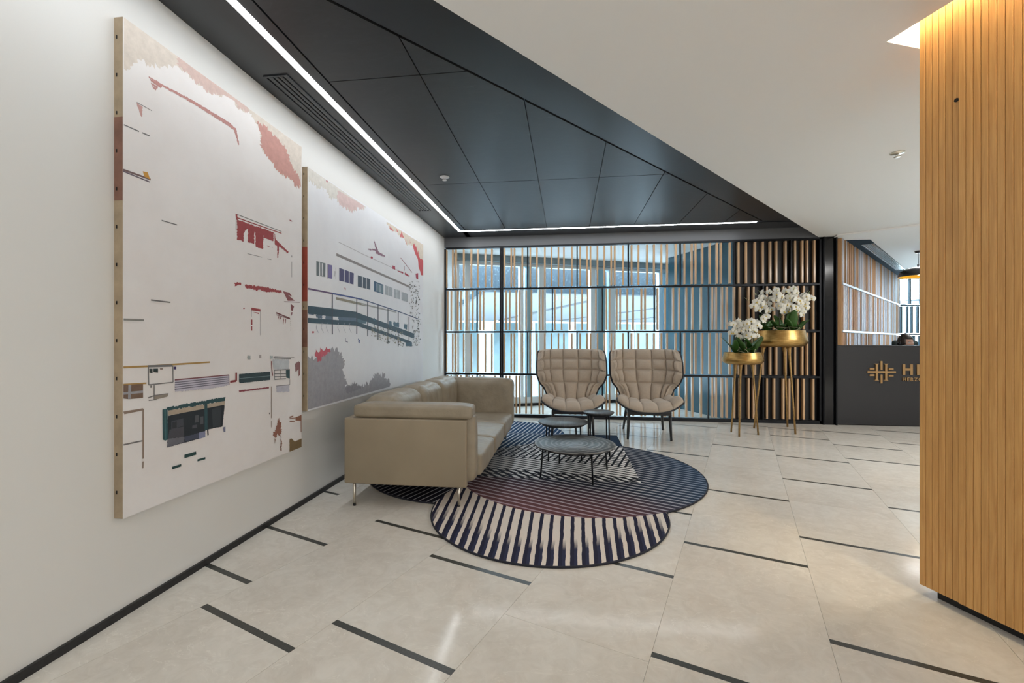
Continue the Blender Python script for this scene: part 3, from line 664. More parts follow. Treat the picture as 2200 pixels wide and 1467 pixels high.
PCOL=[(0.72,0.65,0.58),(0.7,0.54,0.49),(0.66,0.37,0.32),(0.62,0.34,0.31),(0.66,0.42,0.39),(0.3,0.29,0.29),(0.3,0.2,0.2),(0.25,0.2,0.25),(0.72,0.42,0.05),(0.5,0.1,0.11),(0.42,0.16,0.17),(0.4,0.3,0.3),(0.32,0.12,0.13),(0.4,0.16,0.17),(0.55,0.37,0.12),(0.06,0.1,0.1),(0.12,0.08,0.28),(0.4,0.33,0.3),(0.32,0.22,0.16),(0.45,0.45,0.48),(0.42,0.37,0.32),(0.6,0.58,0.66),(0.24,0.22,0.28),(0.35,0.14,0.16),(0.3,0.2,0.25),(0.42,0.33,0.27),(0.05,0.07,0.09),(0.55,0.47,0.38),(0.06,0.17,0.19),(0.25,0.25,0.29),(0.13,0.15,0.22),(0.33,0.35,0.5),(0.13,0.14,0.17),(0.07,0.08,0.1),(0.17,0.18,0.2),(0.16,0.16,0.19),(0.1,0.12,0.14),(0.15,0.15,0.18),(0.1,0.26,0.28),(0.3,0.32,0.45),(0.1,0.1,0.12),(0.05,0.15,0.15),(0.07,0.13,0.15),(0.3,0.4,0.42),(0.4,0.09,0.13),(0.45,0.23,0.17),(0.42,0.25,0.2),(0.5,0.4,0.36),(0.6,0.63,0.66),(0.07,0.16,0.17),(0.58,0.58,0.65),(0.42,0.22,0.22),(0.45,0.24,0.16),(0.34,0.25,0.13),(0.5,0.54,0.54),(0.4,0.07,0.08),(0.55,0.5,0.5),(0.35,0.1,0.1),(0.38,0.37,0.35),(0.74,0.71,0.66),(0.74,0.58,0.56),(0.74,0.66,0.56),(0.74,0.13,0.15),(0.75,0.2,0.2),(0.78,0.42,0.38),(0.4,0.37,0.37),(0.6,0.58,0.6),(0.26,0.31,0.33),(0.75,0.76,0.78),(0.3,0.26,0.5),(0.62,0.62,0.64),(0.6,0.6,0.6),(0.16,0.15,0.32),(0.15,0.2,0.26),(0.07,0.19,0.32),(0.25,0.36,0.42),(0.75,0.78,0.8),(0.5,0.53,0.56),(0.7,0.72,0.74),(0.65,0.68,0.7),(0.42,0.25,0.33),(0.6,0.08,0.16),(0.45,0.12,0.18),(0.5,0.2,0.25),(0.24,0.15,0.3),(0.1,0.16,0.42),(0.1,0.18,0.34),(0.42,0.38,0.3),(0.5,0.5,0.5),(0.2,0.27,0.36),(0.17,0.27,0.33),(0.09,0.17,0.22),(0.12,0.14,0.18),(0.12,0.24,0.32),(0.47,0.46,0.49),(0.4,0.39,0.42),(0.7,0.16,0.22),(0.65,0.2,0.25),(0.68,0.25,0.3),(0.35,0.35,0.45),(0.25,0.3,0.5),(0.5,0.5,0.58),(0.35,0.33,0.27),(0.1,0.13,0.14),(0.16,0.17,0.15),(0.24,0.24,0.2),(0.42,0.4,0.33),(0.36,0.33,0.26),(0.24,0.26,0.24),(0.5,0.48,0.42)]
PAINT1=[(0,0.012,[1578,2471,2793,2465,2779,2187,2720,2172,2673,2206,2565,2195,2481,2239,2387,2286,2379,2377,2335,2418,2292,2447,2197,2423,2178,2451,2097,2440,2016,2400,1962,2409,1910,2405,1890,2419,1832,2421,1759,2382,1696,2341,1652,2336,1621,2309,1606,2274,1578,2257]),(1,0.01,[1822,2467,1910,2465,2097,2478,2278,2475,2292,2447,2197,2423,2178,2451,2097,2440,2016,2400,1962,2409,1910,2405,1890,2419,1832,2421]),(2,0.012,[2342,2419,2410,2434,2522,2411,2627,2379,2682,2297,2769,2235,2779,2187,2720,2172,2673,2206,2565,2195,2481,2239,2387,2286,2379,2377]),(3,0.002,[1685,2291,1742,2292,1910,2309,2146,2315,2191,2305,2213,2230,2208,2222,2174,2290,2140,2293,1910,2293,1759,2284,1685,2284]),(3,0,[1690,2283,1751,2287,1742,2271,1695,2275]),(3,0,[1694,2269,1729,2270,1725,2258,1698,2262]),(3,0,[1700,2257,1722,2258,1718,2247,1705,2250]),(4,0.002,[1630,2148,1658,2143,1656,2100,1652,2098,1642,2120]),(5,0,[1632,2151,1700,2150,1700,2147,1632,2148]),(5,0,[1578,2031,1642,2034,1642,2029,1578,2026]),(5,0,[1655,2035,1690,2037,1690,2032,1655,2030]),(6,0,[1575,1848,1694,1851,1694,1843,1575,1840]),(7,0,[1575,1840,1690,1837,1690,1832,1575,1835]),(8,0,[1658,1869,1680,1873,1692,1846,1666,1849]),(5,0,[1746,1686,1824,1686,1824,1681,1746,1681]),(9,0.003,[2196,1810,2498,1813,2498,1717,2457,1717,2425,1718,2406,1775,2404,1690,2341,1692,2339,1774,2331,1777,2328,1705,2279,1704,2279,1780,2268,1772,2247,1747,2247,1701,2196,1698]),(5,0,[2191,1840,2574,1839,2574,1835,2191,1836]),(9,0,[2197,1823,2574,1828,2574,1822,2197,1817]),(9,0,[2197,1839,2203,1809,2191,1807,2185,1836]),(5,0,[2193,1821,2191,1747,2187,1747,2189,1821]),(9,0.002,[2506,1815,2518,1774,2645,1722,2636,1711,2552,1739,2539,1662,2533,1663,2531,1738,2510,1741]),(9,0,[2654,1935,2682,1934,2682,1928,2656,1928]),(5,0,[2274,1640,2395,1642,2395,1639,2275,1637]),(5,0,[2441,1641,2477,1642,2477,1639,2441,1638]),(5,0,[2680,1664,2680,1562,2676,1562,2676,1664]),(5,0,[2681,1705,2681,1693,2675,1693,2675,1705]),(9,0.003,[2179,1462,2227,1466,2227,1453,2204,1453,2191,1445,2179,1442]),(9,0.004,[2254,1459,2372,1466,2578,1463,2578,1449,2498,1446,2425,1438,2372,1445,2350,1437,2299,1444,2261,1442]),(10,0,[2587,1461,2654,1457,2682,1436,2641,1441,2711,1410,2636,1403]),(11,0,[2600,1397,2764,1407,2764,1402,2600,1392]),(9,0,[2306,1335,2381,1332,2381,1316,2306,1319]),(5,0,[2308,1327,2308,1282,2305,1282,2305,1327]),(5,0,[2382,1324,2382,1177,2379,1177,2379,1324]),(9,0,[2317,1311,2368,1309,2368,1301]),(9,0,[2314,1267,2314,1236,2302,1236,2302,1267]),(9,0,[2313,1229,2313,1203,2303,1203,2303,1229]),(9,0,[2240,1328,2259,1330,2247,1321]),(12,0,[2523,1323,2660,1294,2658,1286,2522,1314]),(12,0,[2523,1308,2655,1288,2654,1284,2522,1304]),(13,0.001,[2539,1297,2550,1298,2548,1275]),(13,0.001,[2561,1297,2572,1295,2569,1279,2562,1281]),(13,0.001,[2590,1288,2598,1286,2593,1249,2588,1252]),(13,0.001,[2609,1285,2618,1284,2613,1255,2609,1255]),(13,0.001,[2668,1385,2701,1373,2687,1340,2668,1342]),(13,0.001,[2668,1333,2687,1331,2675,1307]),(5,0,[2667,1286,2667,1281,2663,1281,2663,1286]),(5,0,[2667,1272,2667,1267,2663,1267,2663,1272]),(5,0,[2667,1258,2667,1253,2663,1253,2663,1258]),(5,0,[2667,1244,2667,1239,2663,1239,2663,1244]),(5,0,[2667,1230,2667,1225,2663,1225,2663,1230]),(5,0,[2667,1217,2667,1211,2663,1211,2663,1217]),(14,0,[1570,1042,1684,1040,1684,1032,1570,1034]),(14,0,[1684,1040,1871,1041,1871,1033,1684,1032]),(14,0,[1871,1041,2012,1041,2012,1033,1871,1033]),(14,0,[1570,971,1674,967,1674,960,1570,964]),(5,0,[1682,1041,1800,1037,1800,1027,1682,1031]),(5,0,[1804,1032,1805,955,1800,955,1799,1032]),(5,0,[1802,953,1684,953,1684,958,1802,958]),(5,0,[1682,955,1680,1036,1685,1036,1687,956]),(15,0,[1687,1025,1702,1024,1702,1004,1688,1008]),(15,0,[1706,1024,1728,1023,1728,1005,1706,1009]),(16,0,[1806,1027,1819,1026,1819,1013,1806,1014]),(17,0,[1736,1025,1752,1024,1751,1017,1738,1017]),(18,0,[1569,966,1659,962,1659,903,1598,905,1570,911]),(19,0,[1608,965,1606,906,1594,906,1596,965]),(19,0,[1569,936,1659,934,1659,924,1569,926]),(5,0,[1712,952,1712,887,1707,887,1707,952]),(5,0,[1680,902,1709,908,1710,903,1681,897]),(5,0,[1710,908,1779,908,1779,903,1710,903]),(20,0,[1710,904,1779,905,1774,893,1710,887]),(5,0,[1698,952,1698,942,1692,942,1692,952]),(5,0,[1684,890,1721,889,1721,885,1684,886]),(21,0.002,[1811,964,2012,963,2137,962,2138,909,2012,902,1812,911]),(22,0,[1811,955,2138,953,2138,949,1811,951]),(22,0,[1811,945,2138,943,2138,939,1811,941]),(22,0,[1811,934,2138,933,2138,929,1811,930]),(22,0,[1811,924,2138,923,2138,919,1811,920]),(23,0,[1811,968,2137,965,2137,959,1811,962]),(24,0,[2139,962,2141,909,2136,909,2134,962]),(25,0,[1577,854,1659,855,1659,849,1579,846]),(25,0,[1570,858,1659,858,1659,853,1570,853]),(25,0,[1663,855,1663,643,1656,643,1656,855]),(25,0,[1662,631,1661,602,1655,602,1656,631]),(5,0,[1569,725,1657,723,1657,717,1569,719]),(26,0.001,[1777,805,2108,814,2102,757,2093,695,2012,698,1983,696,1983,664,1773,663]),(27,0,[1778,830,2111,827,2108,807,1778,806]),(28,0.003,[1770,844,2113,848,2111,827,1779,829]),(29,0.002,[1774,702,1861,693,1861,667,1773,663]),(30,0.002,[1863,692,1944,693,1944,666,1863,669]),(31,0,[1944,695,1983,694,1983,664,1944,663]),(32,0,[1793,777,1856,781,1858,746,1793,739]),(33,0,[1798,772,1821,773,1821,742,1798,743]),(34,0,[1923,782,1944,781,1944,747,1920,747]),(34,0,[1952,771,1971,770,1971,733,1952,733]),(35,0,[1906,737,1933,736,1933,720,1906,722]),(36,0,[2024,798,2084,803,2080,703,2030,703]),(37,0,[1784,741,1858,741,1861,693,1777,703]),(28,0,[1995,839,1997,698,1979,697,1977,838]),(28,0,[1749,839,1774,839,1778,699,1763,696,1751,703]),(38,0,[1766,839,1768,698,1760,697,1758,839]),(39,0,[2096,690,2113,691,2113,663,2101,665]),(40,0,[2001,701,2004,670,1996,669,1993,700]),(41,0,[1862,607,1928,606,1929,590,1862,590]),(41,0,[1936,565,1983,564,1983,553,1936,555]),(41,0,[1797,569,1845,568,1845,557,1797,556]),(42,0.001,[2210,961,2466,957,2466,906,2220,910,2210,916]),(43,0,[2213,938,2466,932,2466,929,2213,935]),(44,0.001,[2208,871,2454,865,2454,856,2213,862]),(25,0,[2480,865,2480,671,2474,671,2474,865]),(25,0,[2480,654,2480,614,2475,614,2475,654]),(5,0,[2454,708,2464,707,2462,697,2455,699]),(45,0.008,[2548,664,2570,613,2570,561,2557,541,2535,566,2521,543,2496,548,2496,571,2521,606]),(46,0.004,[2564,548,2576,501,2573,441,2561,452]),(47,0.004,[2504,541,2517,532,2508,506]),(48,0.002,[2487,1031,2649,1024,2649,961,2496,968]),(5,0,[2496,1043,2668,1032,2667,1024,2495,1035]),(5,0,[2504,1049,2702,1036,2702,1033,2504,1046]),(49,0,[2616,955,2656,954,2656,897,2619,907]),(5,0,[2502,965,2656,960,2656,954,2502,959]),(5,0,[2504,908,2616,903,2616,897,2504,902]),(5,0,[2507,962,2509,905,2503,905,2501,962]),(5,0,[2567,958,2569,902,2563,902,2561,958]),(5,0,[2504,943,2616,936,2616,930,2504,937]),(5,0,[2504,925,2616,917,2616,911,2504,919]),(50,0.003,[2521,863,2649,859,2649,811,2526,824]),(5,0,[2522,865,2656,860,2656,856,2521,861]),(5,0,[2654,858,2654,891,2658,891,2658,858]),(51,0.001,[2712,990,2747,1005,2767,1000,2767,913,2749,905,2749,951,2717,935]),(52,0,[2717,634,2780,639,2780,598,2717,613]),(52,0,[2653,650,2692,651,2692,641,2653,640]),(52,0,[2654,620,2707,613,2706,607,2653,614]),(52,0,[2782,636,2782,523,2774,523,2774,636]),(52,0,[2654,639,2717,633,2716,628,2653,634]),(53,0.001,[2653,504,2677,502,2707,474,2783,478,2783,419,2653,420]),(54,0.002,[2276,1062,2297,1061,2297,1039,2276,1040]),(54,0.002,[2466,1054,2490,1052,2490,1034,2466,1035]),(55,0,[2145,931,2189,932,2190,920,2145,919]),(55,0,[2183,926,2183,971,2195,971,2195,926]),(56,0.002,[2370,1062,2388,1061,2385,1042,2370,1043]),(57,0,[2481,1020,2484,969,2476,969,2473,1020]),(57,0,[2484,970,2491,930,2483,928,2476,968]),(5,0,[1694,1326,1788,1324,1788,1318,1694,1320]),(58,0,[1571,1237,1662,1238,1662,1230,1571,1229])]
